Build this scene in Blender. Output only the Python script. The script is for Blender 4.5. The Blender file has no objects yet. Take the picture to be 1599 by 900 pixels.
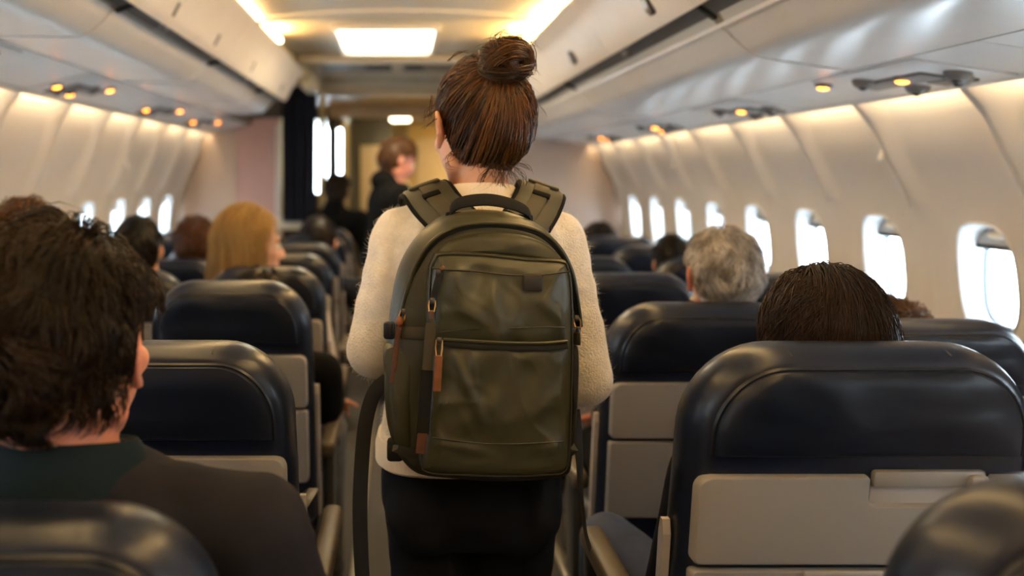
import bpy, bmesh, math, random
import numpy as np
from mathutils import Vector, Matrix, noise as mnoise

random.seed(7)
RNG = np.random.default_rng(7)
SC = bpy.context.scene
COL = SC.collection
PI = math.pi

# ------------------------------------------------------------------ camera
CAM_Z = 1.40
F_PX = 1350.0
cam_data = bpy.data.cameras.new('camera')
cam = bpy.data.objects.new('camera', cam_data)
COL.objects.link(cam)
cam.location = (0, 0, CAM_Z)
cam.rotation_euler = (PI / 2, 0, 0)
cam_data.sensor_width = 36.0
cam_data.lens = F_PX / 1599 * 36.0
cam_data.shift_x = (799.5 - 625) / 1599
cam_data.shift_y = -(450 - 275) / 1599
cam_data.clip_start = 0.05
cam_data.dof.use_dof = True
cam_data.dof.focus_distance = 1.46
cam_data.dof.aperture_fstop = 1.8
SC.camera = cam

# ------------------------------------------------------------------ daylight outside, exposure
world = bpy.data.worlds.new('daylight')
SC.world = world
world.use_nodes = True
bg = world.node_tree.nodes['Background']
bg.inputs[0].default_value = (0.80, 0.90, 1.0, 1)
bg.inputs[1].default_value = 11.5
SC.view_settings.view_transform = 'Standard'
SC.view_settings.look = 'None'
SC.view_settings.exposure = 1.2
SC.view_settings.gamma = 1.0
SC.view_settings.use_curve_mapping = False
SC.cycles.use_denoising = True
SC.cycles.max_bounces = 8
SC.cycles.diffuse_bounces = 5
SC.cycles.caustics_reflective = False
SC.cycles.caustics_refractive = False
SC.cycles.sample_clamp_indirect = 6.0

WARM = (1.0, 0.68, 0.30)
K_WALL_COVE = 10.5       # strips tucked above the side walls
K_CEIL_COVE = 28.0       # strips along the tops of the overhead bins, and the added galley strip
K_LAMP = 7.0             # panel lamps in the ceiling
K_READ = 6.0             # amber reading lamps


def P(px, py, Y):
    """world point at distance Y down the cabin for a point of the 1599x900 frame"""
    return Vector(((px - 625) * Y / F_PX, Y, CAM_Z - (py - 275) * Y / F_PX))


# ------------------------------------------------------------------ materials
def mat(name, color, rough=0.5, metal=0.0, bump=None, var=None, coat=0.0, sheen=0.0, sss=0.0,
        emit=None, spec=0.5, stretch=(1, 1, 1), sss_r=(0.02, 0.008, 0.004)):
    m = bpy.data.materials.new(name)
    m.use_nodes = True
    nt = m.node_tree
    b = nt.nodes['Principled BSDF']
    b.inputs['Base Color'].default_value = (*color, 1)
    b.inputs['Roughness'].default_value = rough
    b.inputs['Metallic'].default_value = metal
    b.inputs['Specular IOR Level'].default_value = spec
    b.inputs['Coat Weight'].default_value = coat
    b.inputs['Sheen Weight'].default_value = sheen
    if sheen:
        b.inputs['Sheen Roughness'].default_value = 0.4
    if sss:
        b.inputs['Subsurface Weight'].default_value = sss
        b.inputs['Subsurface Radius'].default_value = sss_r
        b.inputs['Subsurface Scale'].default_value = 1.0
    if emit:
        b.inputs['Emission Color'].default_value = (*emit[0], 1)
        b.inputs['Emission Strength'].default_value = emit[1]
    tc = None
    if bump or var:
        tc = nt.nodes.new('ShaderNodeTexCoord')
        mp = nt.nodes.new('ShaderNodeMapping')
        mp.inputs['Scale'].default_value = stretch
        nt.links.new(tc.outputs['Object'], mp.inputs['Vector'])
    if var:
        n = nt.nodes.new('ShaderNodeTexNoise')
        n.inputs['Scale'].default_value = var[0]
        n.inputs['Detail'].default_value = 4
        r = nt.nodes.new('ShaderNodeMapRange')
        r.inputs['From Min'].default_value = 0.3
        r.inputs['From Max'].default_value = 0.7
        r.inputs['To Min'].default_value = 1 - var[1]
        r.inputs['To Max'].default_value = 1 + var[1]
        x = nt.nodes.new('ShaderNodeMix')
        x.data_type = 'RGBA'
        x.blend_type = 'MULTIPLY'
        x.inputs[0].default_value = 1.0
        x.inputs[6].default_value = (*color, 1)
        nt.links.new(mp.outputs[0], n.inputs['Vector'])
        nt.links.new(n.outputs['Fac'], r.inputs['Value'])
        nt.links.new(r.outputs[0], x.inputs[7])
        nt.links.new(x.outputs[2], b.inputs['Base Color'])
    if bump:
        n = nt.nodes.new('ShaderNodeTexNoise')
        n.inputs['Scale'].default_value = bump[0]
        n.inputs['Detail'].default_value = bump[3] if len(bump) > 3 else 5
        bp = nt.nodes.new('ShaderNodeBump')
        bp.inputs['Strength'].default_value = bump[1]
        bp.inputs['Distance'].default_value = bump[2]
        nt.links.new(mp.outputs[0], n.inputs['Vector'])
        nt.links.new(n.outputs['Fac'], bp.inputs['Height'])
        nt.links.new(bp.outputs[0], b.inputs['Normal'])
    return m


def hair_mat(name, dark, light, rough=0.45, spec=0.22):
    m = bpy.data.materials.new(name)
    m.use_nodes = True
    nt = m.node_tree
    b = nt.nodes['Principled BSDF']
    b.inputs['Roughness'].default_value = rough
    b.inputs['Specular IOR Level'].default_value = spec
    a = nt.nodes.new('ShaderNodeAttribute')
    a.attribute_name = 'tone'
    r = nt.nodes.new('ShaderNodeValToRGB')
    r.color_ramp.elements[0].color = (*dark, 1)
    r.color_ramp.elements[1].color = (*light, 1)
    nt.links.new(a.outputs['Fac'], r.inputs[0])
    nt.links.new(r.outputs[0], b.inputs['Base Color'])
    return m


M = {}
M['wall'] = mat('cabin_wall_plastic', (0.70, 0.662, 0.63), 0.40, bump=(400, 0.05, 0.001))
M['bin'] = mat('bin_plastic', (0.78, 0.765, 0.75), 0.22, var=(6, 0.03))
M['bin_door'] = mat('bin_door_plastic', (0.78, 0.745, 0.70), 0.30, var=(5, 0.03))
M['rail'] = mat('bin_rail_grey', (0.11, 0.105, 0.10), 0.45)
M['rail_light'] = mat('bin_rail_pale', (0.46, 0.47, 0.46), 0.4)
M['dark'] = mat('black_gap', (0.012, 0.012, 0.012), 0.7)
M['psu'] = mat('service_unit_plastic', (0.74, 0.72, 0.71), 0.32)
M['psu_grey'] = mat('service_unit_grey', (0.20, 0.19, 0.185), 0.4)
M['psu_dark'] = mat('service_unit_dark', (0.035, 0.034, 0.034), 0.35)
M['trim'] = mat('pale_trim', (0.66, 0.63, 0.60), 0.4)
M['ceiling'] = mat('ceiling_plastic', (0.66, 0.60, 0.50), 0.5)
M['cream'] = mat('cream_panel', (0.62, 0.54, 0.40), 0.5, var=(4, 0.05))
M['bulk'] = mat('bulkhead_laminate', (0.50, 0.40, 0.34), 0.33, var=(3, 0.05))
M['bulk_pink'] = mat('bulkhead_rose_laminate', (0.52, 0.33, 0.30), 0.28, var=(3, 0.05))
M['carpet'] = mat('aisle_carpet', (0.075, 0.07, 0.07), 0.9, bump=(900, 0.5, 0.002), var=(700, 0.4))
M['alu'] = mat('brushed_aluminium', (0.62, 0.56, 0.48), 0.35, metal=0.85)
M['steel'] = mat('steel', (0.5, 0.49, 0.47), 0.3, metal=1.0)
M['gunmetal'] = mat('dark_metal', (0.11, 0.10, 0.09), 0.35, metal=1.0)
M['brass'] = mat('brass_hardware', (0.50, 0.26, 0.09), 0.35, metal=1.0)
M['leather'] = mat('navy_leather', (0.0062, 0.0098, 0.0230), 0.33, bump=(16, 0.16, 0.006, 2), var=(9, 0.25), spec=0.5, stretch=(1, 1, 2.2))
M['leather_soft'] = mat('navy_leather_pad', (0.0055, 0.0082, 0.0175), 0.38, bump=(9, 0.42, 0.014, 2), var=(9, 0.2), spec=0.36, stretch=(0.8, 1, 1.5))
M['piping'] = mat('navy_piping', (0.008, 0.010, 0.017), 0.35)
M['tray'] = mat('tray_grey', (0.30, 0.275, 0.25), 0.45, bump=(700, 0.08, 0.0006))
M['tray_edge'] = mat('tray_pale_edge', (0.42, 0.39, 0.36), 0.4)
M['arm'] = mat('armrest_tan_grey', (0.075, 0.055, 0.034), 0.45)
M['sidetrim'] = mat('side_trim_grey', (0.42, 0.38, 0.37), 0.5, var=(12, 0.12), bump=(30, 0.3, 0.003))
M['glass'] = bpy.data.materials.new('window_pane')
M['glass'].use_nodes = True
_nt = M['glass'].node_tree
_nt.nodes.remove(_nt.nodes['Principled BSDF'])
_tr = _nt.nodes.new('ShaderNodeBsdfTransparent')
_tr.inputs[0].default_value = (0.93, 0.97, 0.98, 1)
_gl = _nt.nodes.new('ShaderNodeBsdfGlossy')
_gl.inputs['Roughness'].default_value = 0.05
_mx = _nt.nodes.new('ShaderNodeMixShader')
_mx.inputs[0].default_value = 0.06
_nt.links.new(_tr.outputs[0], _mx.inputs[1])
_nt.links.new(_gl.outputs[0], _mx.inputs[2])
_nt.links.new(_mx.outputs[0], _nt.nodes['Material Output'].inputs[0])
M['frame'] = mat('window_frame_plastic', (0.62, 0.62, 0.62), 0.4)
M['gasket'] = mat('window_gasket', (0.07, 0.09, 0.11), 0.5)
M['shade'] = mat('window_shade', (0.42, 0.41, 0.40), 0.5)
M['tab'] = mat('shade_tab', (0.70, 0.60, 0.45), 0.4)
M['cove_lamp'] = mat('cove_lamp', (1, 0.9, 0.7), 0.5, emit=((1.0, 0.74, 0.40), K_WALL_COVE))
M['ceil_cove'] = mat('ceiling_strip_lamp', (1, 0.9, 0.7), 0.5, emit=(WARM, K_CEIL_COVE))
M['lamp'] = mat('lamp_diffuser', (1, 0.95, 0.85), 0.4, emit=((1.0, 0.82, 0.52), K_LAMP))
M['read'] = mat('reading_lamp_lens', (1, 0.5, 0.1), 0.3, emit=((1.0, 0.27, 0.025), K_READ))
M['curtain'] = mat('navy_curtain', (0.020, 0.022, 0.036), 0.9, spec=0.1)
M['galley_dark'] = mat('galley_brown', (0.035, 0.028, 0.02), 0.5)
M['galley_grey'] = mat('galley_slate', (0.085, 0.09, 0.085), 0.45)
M['galley_yellow'] = mat('galley_cream', (0.56, 0.43, 0.20), 0.45)

M['skin'] = mat('skin', (0.60, 0.31, 0.20), 0.5, sss=0.35, bump=(180, 0.08, 0.001), var=(30, 0.06))
M['skin_pale'] = mat('pale_skin', (0.66, 0.37, 0.26), 0.5, sss=0.35, bump=(180, 0.08, 0.001), var=(30, 0.06))
M['skin_rosy'] = mat('rosy_skin', (0.62, 0.27, 0.19), 0.5, sss=0.4, bump=(180, 0.08, 0.001), var=(30, 0.08))
M['eye'] = mat('eye_white', (0.8, 0.78, 0.74), 0.15)
M['iris'] = mat('iris_brown', (0.05, 0.025, 0.012), 0.15)
M['sweater'] = mat('oatmeal_knit', (0.78, 0.71, 0.62), 0.95, sheen=0.5, bump=(260, 0.9, 0.004, 4), var=(45, 0.10))
M['rib'] = mat('oatmeal_rib_knit', (0.76, 0.67, 0.56), 0.95, sheen=0.5, bump=(160, 0.6, 0.003), stretch=(2.2, 2.2, 0.1))
M['jeans_black'] = mat('black_denim', (0.0075, 0.0090, 0.0150), 0.85, spec=0.15, bump=(500, 0.3, 0.001), var=(10, 0.4))
M['jeans_blue'] = mat('blue_denim', (0.035, 0.05, 0.10), 0.8, bump=(500, 0.3, 0.001), var=(14, 0.35))
M['jeans_grey'] = mat('grey_denim', (0.10, 0.10, 0.10), 0.8, bump=(500, 0.3, 0.001), var=(14, 0.35))
M['navy_cloth'] = mat('navy_jacket_cloth', (0.009, 0.011, 0.020), 0.85, spec=0.15, bump=(350, 0.3, 0.001))
M['jacket'] = mat('charcoal_jacket_cloth', (0.0150, 0.0140, 0.0190), 0.85, spec=0.15, bump=(450, 0.35, 0.001), var=(9, 0.2))
M['jacket_collar'] = mat('dark_teal_collar', (0.005, 0.013, 0.019), 0.8, spec=0.15, bump=(450, 0.3, 0.001))
M['black_cloth'] = mat('black_cloth', (0.005, 0.005, 0.0055), 0.9, spec=0.08, bump=(350, 0.3, 0.001))
M['white_cloth'] = mat('white_shirt_cloth', (0.62, 0.55, 0.47), 0.85, bump=(350, 0.3, 0.001))
M['blue_cloth'] = mat('light_blue_cloth', (0.10, 0.20, 0.33), 0.85, bump=(350, 0.3, 0.001))
M['shoe'] = mat('black_shoe', (0.012, 0.011, 0.011), 0.45)
M['mask'] = mat('white_face_mask', (0.75, 0.77, 0.80), 0.8)

M['olive'] = mat('olive_coated_cloth', (0.040, 0.037, 0.0165), 0.43, bump=(900, 0.25, 0.0006), var=(7, 0.14), spec=0.42)
M['olive_panel'] = mat('olive_coated_panel', (0.044, 0.0415, 0.0195), 0.38, bump=(900, 0.2, 0.0006), var=(7, 0.12), spec=0.48)
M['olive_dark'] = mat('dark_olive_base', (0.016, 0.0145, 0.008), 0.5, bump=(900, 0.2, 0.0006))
M['olive_web'] = mat('olive_webbing', (0.042, 0.033, 0.013), 0.7, bump=(800, 0.4, 0.0008))
M['strap'] = mat('olive_strap', (0.030, 0.027, 0.013), 0.6, bump=(700, 0.3, 0.0008))
M['strap_edge'] = mat('black_binding', (0.006, 0.0055, 0.005), 0.8, spec=0.1)
M['web_black'] = mat('charcoal_webbing', (0.012, 0.0115, 0.0115), 0.75, spec=0.15, bump=(900, 0.4, 0.0006))
M['web_grey'] = mat('grey_webbing', (0.024, 0.025, 0.029), 0.75, spec=0.15, bump=(900, 0.4, 0.0006))
M['zip'] = mat('black_zipper', (0.006, 0.006, 0.0055), 0.5, spec=0.25)
M['buckle'] = mat('navy_black_buckle', (0.010, 0.011, 0.016), 0.3)
M['tan'] = mat('tan_leather', (0.19, 0.062, 0.016), 0.55, bump=(200, 0.3, 0.001), var=(60, 0.2))
M['brown_leather'] = mat('brown_leather', (0.09, 0.032, 0.012), 0.5, bump=(200, 0.3, 0.001), var=(60, 0.2))
M['patch'] = mat('brown_black_patch', (0.014, 0.010, 0.007), 0.5)
M['h_auburn'] = hair_mat('auburn_hair', (0.010, 0.0042, 0.002), (0.20, 0.080, 0.020), 0.32, 0.38)
M['h_black'] = hair_mat('blackish_brown_hair', (0.005, 0.0035, 0.0025), (0.040, 0.020, 0.010), 0.40)
M['h_brown'] = hair_mat('straight_brown_hair', (0.006, 0.003, 0.002), (0.034, 0.012, 0.006), 0.36)
M['h_blonde'] = hair_mat('blonde_hair', (0.24, 0.13, 0.04), (0.66, 0.45, 0.19), 0.45)
M['h_grey'] = hair_mat('grey_hair', (0.24, 0.21, 0.185), (0.78, 0.74, 0.69), 0.5)
M['h_curly'] = hair_mat('curly_brown_hair', (0.05, 0.021, 0.007), (0.30, 0.14, 0.045), 0.5)
M['h_red'] = hair_mat('reddish_brown_hair', (0.05, 0.018, 0.006), (0.22, 0.08, 0.025), 0.5)


def camo_mat():
    m = mat('camouflage_cloth', (0.05, 0.045, 0.03), 0.85, bump=(500, 0.3, 0.001))
    nt = m.node_tree
    b = nt.nodes['Principled BSDF']
    tc = nt.nodes.new('ShaderNodeTexCoord')
    n = nt.nodes.new('ShaderNodeTexNoise')
    n.inputs['Scale'].default_value = 14
    r = nt.nodes.new('ShaderNodeValToRGB')
    r.color_ramp.interpolation = 'CONSTANT'
    e = r.color_ramp.elements
    e[0].color = (0.012, 0.010, 0.008, 1)
    e[1].position = 0.56
    e[1].color = (0.13, 0.10, 0.055, 1)
    k = e.new(0.46)
    k.color = (0.045, 0.04, 0.02, 1)
    nt.links.new(tc.outputs['Object'], n.inputs['Vector'])
    nt.links.new(n.outputs['Fac'], r.inputs[0])
    nt.links.new(r.outputs[0], b.inputs['Base Color'])
    return m


M['camo'] = camo_mat()


# ------------------------------------------------------------------ object helpers
def link(name, me, m=None, parent=None, loc=None):
    o = bpy.data.objects.new(name, me)
    COL.objects.link(o)
    if m is not None and me is not None:
        me.materials.append(m)
    if parent is not None:
        o.parent = parent
    if loc is not None:
        o.location = loc
    return o


def tag(o, label=None, cat=None, group=None, kind=None):
    if label:
        o['label'] = label
    if cat:
        o['category'] = cat
    if group:
        o['group'] = group
    if kind:
        o['kind'] = kind
    return o


def empty(name, loc=(0, 0, 0), label=None, cat=None, group=None, kind=None, rz=0):
    o = bpy.data.objects.new(name, None)
    o.empty_display_size = 0.05
    COL.objects.link(o)
    o.location = loc
    o.rotation_euler = (0, 0, rz)
    return tag(o, label, cat, group, kind)


def dup(root, loc=None, label=None, group=None):
    r = root.copy()
    COL.objects.link(r)
    if loc is not None:
        r.location = loc
    if label:
        r['label'] = label
    if group:
        r['group'] = group
    for ch in list(root.children):
        c = ch.copy()
        COL.objects.link(c)
        c.parent = r
        for g in list(ch.children):
            d = g.copy()
            COL.objects.link(d)
            d.parent = c
    return r


def mk_np(name, verts, faces, smooth=True, attr=None):
    """verts (n,3) array, faces (k,3|4) int array"""
    verts = np.asarray(verts, dtype=np.float32)
    faces = np.asarray(faces, dtype=np.int32)
    me = bpy.data.meshes.new(name)
    k, c = faces.shape
    me.vertices.add(len(verts))
    me.vertices.foreach_set('co', verts.ravel())
    me.loops.add(k * c)
    me.loops.foreach_set('vertex_index', faces.ravel())
    me.polygons.add(k)
    me.polygons.foreach_set('loop_start', np.arange(0, k * c, c, dtype=np.int32))
    me.polygons.foreach_set('loop_total', np.full(k, c, dtype=np.int32))
    me.update(calc_edges=True)
    if smooth:
        me.polygons.foreach_set('use_smooth', np.ones(k, dtype=bool))
    if attr is not None:
        a = me.attributes.new('tone', 'FLOAT', 'POINT')
        a.data.foreach_set('value', np.asarray(attr, dtype=np.float32))
    me.validate()
    return me


class G:
    """collects polygons for one mesh"""

    def __init__(s):
        s.v = []
        s.f = []

    def add(s, v, f):
        o = len(s.v)
        s.v += [tuple(p) for p in v]
        s.f += [tuple(i + o for i in q) for q in f]
        return s

    def box(s, c, d, bev=0.0, R=None, seg=2):
        bm = bmesh.new()
        bmesh.ops.create_cube(bm, size=1)
        for w in bm.verts:
            w.co = Vector((w.co.x * d[0], w.co.y * d[1], w.co.z * d[2]))
        if bev > 0:
            bmesh.ops.bevel(bm, geom=list(bm.edges), offset=min(bev, min(d) * 0.49), segments=seg, profile=0.5, affect='EDGES')
        bm.verts.index_update()
        c = Vector(c)
        s.add([(R @ w.co if R else w.co) + c for w in bm.verts], [[w.index for w in f.verts] for f in bm.faces])
        bm.free()
        return s

    def ell(s, c, r, R=None, nu=20, nv=12):
        c = Vector(c)
        v = [Vector((0, 0, r[2]))]
        for j in range(1, nv):
            t = PI * j / nv
            for i in range(nu):
                a = 2 * PI * i / nu
                v.append(Vector((r[0] * math.sin(t) * math.cos(a), r[1] * math.sin(t) * math.sin(a), r[2] * math.cos(t))))
        v.append(Vector((0, 0, -r[2])))
        f = []
        for i in range(nu):
            f.append((0, 1 + i, 1 + (i + 1) % nu))
            for j in range(nv - 2):
                a = 1 + j * nu
                f.append((a + i, a + nu + i, a + nu + (i + 1) % nu, a + (i + 1) % nu))
            a = 1 + (nv - 2) * nu
            f.append((a + i, len(v) - 1, a + (i + 1) % nu))
        s.add([(R @ p if R else p) + c for p in v], f)
        return s

    def cap(s, p0, r0, p1, r1, n=14, h=4):
        p0, p1 = Vector(p0), Vector(p1)
        d = p1 - p0
        L = d.length
        d = d / L if L > 1e-6 else Vector((0, 0, 1))
        u = d.orthogonal().normalized()
        w = d.cross(u)
        rings = []
        for j in range(h + 1):
            t = PI / 2 * (1 - j / h)
            rings.append((p0 - d * r0 * math.sin(t), max(r0 * math.cos(t), 1e-4)))
        for j in range(h + 1):
            t = PI / 2 * j / h
            rings.append((p1 + d * r1 * math.sin(t), max(r1 * math.cos(t), 1e-4)))
        s.rings([[c + (u * math.cos(2 * PI * i / n) + w * math.sin(2 * PI * i / n)) * r for i in range(n)] for c, r in rings])
        return s

    def rings(s, R, caps=True, closed=False):
        n = len(R[0])
        v = [p for r in R for p in r]
        f = []
        m = len(R)
        for j in range(m if closed else m - 1):
            a, b = j * n, ((j + 1) % m) * n
            for i in range(n):
                f.append((a + i, a + (i + 1) % n, b + (i + 1) % n, b + i))
        if caps and not closed:
            f.append(tuple(reversed(range(n))))
            f.append(tuple((m - 1) * n + i for i in range(n)))
        s.add(v, f)
        return s

    def loft(s, secs, n=28, e=2.3):
        """secs: (cx, cy, cz, half width, half depth) horizontal rings, bottom to top"""
        R = []
        for cx, cy, cz, a, b in secs:
            r = []
            for i in range(n):
                t = 2 * PI * i / n
                ct, st = math.cos(t), math.sin(t)
                r.append(Vector((cx + a * math.copysign(abs(ct) ** (2 / e), ct), cy + b * math.copysign(abs(st) ** (2 / e), st), cz)))
            R.append(r)
        return s.rings(R)

    def tube(s, pts, r, n=8, closed=False):
        pts = [Vector(p) for p in pts]
        m = len(pts)
        R = []
        prev = None
        for i in range(m):
            if closed:
                t = pts[(i + 1) % m] - pts[i - 1]
            else:
                t = pts[min(i + 1, m - 1)] - pts[max(i - 1, 0)]
            t.normalize()
            u = (prev - t * prev.dot(t)) if prev is not None else t.orthogonal()
            if u.length < 1e-5:
                u = t.orthogonal()
            u.normalize()
            prev = u
            w = t.cross(u)
            rr = r[i] if isinstance(r, (list, tuple)) else r
            R.append([pts[i] + (u * math.cos(2 * PI * k / n) + w * math.sin(2 * PI * k / n)) * rr for k in range(n)])
        return s.rings(R, closed=closed)

    def ribbon(s, pts, side, width, thick, sub=0):
        """flat band along pts; side(i) gives the across direction"""
        pts = [Vector(p) for p in pts]
        m = len(pts)
        R = []
        for i in range(m):
            t = (pts[min(i + 1, m - 1)] - pts[max(i - 1, 0)]).normalized()
            a = side[i] if isinstance(side, list) else side
            a = Vector(a)
            a = (a - t * a.dot(t)).normalized()
            nrm = t.cross(a)
            w = (width[i] if isinstance(width, list) else width) / 2
            h = thick / 2
            R.append([pts[i] + a * w + nrm * h * 0.5, pts[i] + a * (w - h) + nrm * h, pts[i] - a * (w - h) + nrm * h, pts[i] - a * w + nrm * h * 0.5,
                      pts[i] - a * w - nrm * h * 0.5, pts[i] - a * (w - h) - nrm * h, pts[i] + a * (w - h) - nrm * h, pts[i] + a * w - nrm * h * 0.5])
        return s.rings(R)

    def prism(s, poly, axis, c0, c1):
        """poly 2-D points extruded along axis ('x','y','z') from c0 to c1"""
        def q(p, c):
            return {'y': (p[0], c, p[1]), 'x': (c, p[0], p[1]), 'z': (p[0], p[1], c)}[axis]
        n = len(poly)
        v = [q(p, c0) for p in poly] + [q(p, c1) for p in poly]
        f = [tuple(range(n)), tuple(reversed(range(n, 2 * n)))]
        f += [(i, i + n, (i + 1) % n + n, (i + 1) % n) for i in range(n)]
        return s.add(v, f)

    def slab(s, poly, levels):
        """closed outline (x,z), levels = [(inset, y)...]"""
        n = len(poly)
        nr = normals2(poly)
        R = []
        for ins, y in levels:
            R.append([Vector((poly[i][0] - nr[i][0] * ins, y, poly[i][1] - nr[i][1] * ins)) for i in range(n)])
        return s.rings(R)

    def me(s, name='m', smooth=True, fix=True):
        me = bpy.data.meshes.new(name)
        me.from_pydata(s.v, [], s.f)
        if fix:
            bm = bmesh.new()
            bm.from_mesh(me)
            bmesh.ops.recalc_face_normals(bm, faces=bm.faces)
            bm.to_mesh(me)
            bm.free()
        if smooth:
            me.polygons.foreach_set('use_smooth', [True] * len(me.polygons))
            me.set_sharp_from_angle(angle=math.radians(38))
        me.update()
        return me

    def obj(s, name, m, parent=None, loc=None, smooth=True, fix=True):
        return link(name, s.me(name, smooth, fix), m, parent, loc)


def normals2(poly):
    """outward normals of a closed 2-D outline"""
    n = len(poly)
    area = sum(poly[i][0] * poly[(i + 1) % n][1] - poly[(i + 1) % n][0] * poly[i][1] for i in range(n))
    sg = 1 if area > 0 else -1
    out = []
    for i in range(n):
        dx = poly[(i + 1) % n][0] - poly[i - 1][0]
        dz = poly[(i + 1) % n][1] - poly[i - 1][1]
        L = math.hypot(dx, dz) or 1
        out.append((sg * dz / L, -sg * dx / L))
    return out


def rrect(x0, x1, z0, z1, r_top, r_bot, n=8):
    """rounded rectangle, counter-clockwise from bottom left"""
    p = []
    for cx, cz, r, a0 in ((x1 - r_bot, z0 + r_bot, r_bot, -90), (x1 - r_top, z1 - r_top, r_top, 0),
                          (x0 + r_top, z1 - r_top, r_top, 90), (x0 + r_bot, z0 + r_bot, r_bot, 180)):
        for k in range(n + 1):
            a = math.radians(a0 + 90 * k / n)
            p.append((cx + r * math.cos(a), cz + r * math.sin(a)))
    return p


def catmull(pts, n=8, closed=False):
    pts = [Vector(p) for p in pts]
    m = len(pts)
    out = []
    segs = m if closed else m - 1
    for i in range(segs):
        if closed:
            p0, p1, p2, p3 = pts[i - 1], pts[i], pts[(i + 1) % m], pts[(i + 2) % m]
        else:
            p0, p1, p2, p3 = pts[max(i - 1, 0)], pts[i], pts[i + 1], pts[min(i + 2, m - 1)]
        for k in range(n):
            t = k / n
            out.append(0.5 * ((2 * p1) + (p2 - p0) * t + (2 * p0 - 5 * p1 + 4 * p2 - p3) * t * t + (3 * p1 - p0 - 3 * p2 + p3) * t ** 3))
    if not closed:
        out.append(pts[-1].copy())
    return out


def remesh(g, voxel, smooth=4, fac=0.5, fn=None):
    """union of the closed pieces in g as one continuous surface"""
    me0 = g.me('tmp', smooth=False)
    o = bpy.data.objects.new('tmp', me0)
    COL.objects.link(o)
    md = o.modifiers.new('r', 'REMESH')
    md.mode = 'VOXEL'
    md.voxel_size = voxel
    if smooth:
        sm = o.modifiers.new('s', 'SMOOTH')
        sm.factor = fac
        sm.iterations = smooth
    dg = bpy.context.evaluated_depsgraph_get()
    me = bpy.data.meshes.new_from_object(o.evaluated_get(dg))
    bpy.data.objects.remove(o)
    bpy.data.meshes.remove(me0)
    n = len(me.vertices)
    if fn is not None:
        co = np.empty(n * 3, dtype=np.float32)
        me.vertices.foreach_get('co', co)
        co = co.reshape(-1, 3)
        nr = np.empty(n * 3, dtype=np.float32)
        me.vertices.foreach_get('normal', nr)
        co = fn(co, nr.reshape(-1, 3))
        me.vertices.foreach_set('co', co.astype(np.float32).ravel())
    me.polygons.foreach_set('use_smooth', [True] * len(me.polygons))
    me.update()
    return me


def shift(me, loc):
    me.transform(Matrix.Translation(-Vector(loc)))
    return me

# ================================================================== CABIN SHELL
SP = 0.559                     # panel and window pitch
WIN0 = 2.62                    # the window beside the near seat rows
Y_BACK, Y_BULK = -1.57, 7.0
KS = range(-7, 9)


def lerp_profile(pts, z):
    for (x0, z0), (x1, z1) in zip(pts, pts[1:]):
        if z <= z0 and z >= z1:
            t = (z0 - z) / (z0 - z1)
            return x0 + (x1 - x0) * t
    return pts[0][0] if z > pts[0][1] else pts[-1][0]


def smooth_profile(pts):
    c = catmull([(p[0], p[1], 0) for p in pts], 8)
    return [(p.x, p.y) for p in c]


PROF = {
    1: smooth_profile([(1.592, 1.668), (1.612, 1.59), (1.652, 1.487), (1.703, 1.39), (1.74, 1.30), (1.772, 1.19), (1.787, 1.08), (1.792, .95), (1.782, .70), (1.73, .38), (1.62, 0.0)]),
    -1: smooth_profile([(1.592, 1.765), (1.610, 1.67), (1.648, 1.54), (1.698, 1.42), (1.738, 1.31), (1.772, 1.19), (1.787, 1.08), (1.792, .95), (1.782, .70), (1.73, .38), (1.62, 0.0)]),
}
HZ, HW, HH = 1.085, 0.128, 0.168       # window opening: height of centre, half width, half height
WZ0, WZ1 = 0.86, 1.31


def panel_x(sd, y, z):
    x = lerp_profile(PROF[sd], z)
    a = abs(y) / (SP / 2)
    rib = max(0.0, (a - 0.72) / 0.28)
    rib = rib * rib * (3 - 2 * rib)
    up = min(1.0, max(0.0, (z - 0.8) / 0.6))
    x -= (0.010 + 0.022 * up) * rib            # ribs stand proud, the field between is dished
    tp = min(1.0, max(0.0, (z - PROF[sd][0][1] + .15) / .13))
    x -= .058 * tp * tp * min(1.0, max(0.0, (a - .84) / .06))   # ribs close up to the service strip
    if a > 0.985:
        x += 0.014                              # recessed joint between two panels
    r = math.hypot(y / (HW + 0.05), (z - HZ) / (HH + 0.05))
    if r < 1:
        x -= 0.012 * (1 - r) ** 0.6 if r > 0.7 else 0.008
    return x * sd


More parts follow.
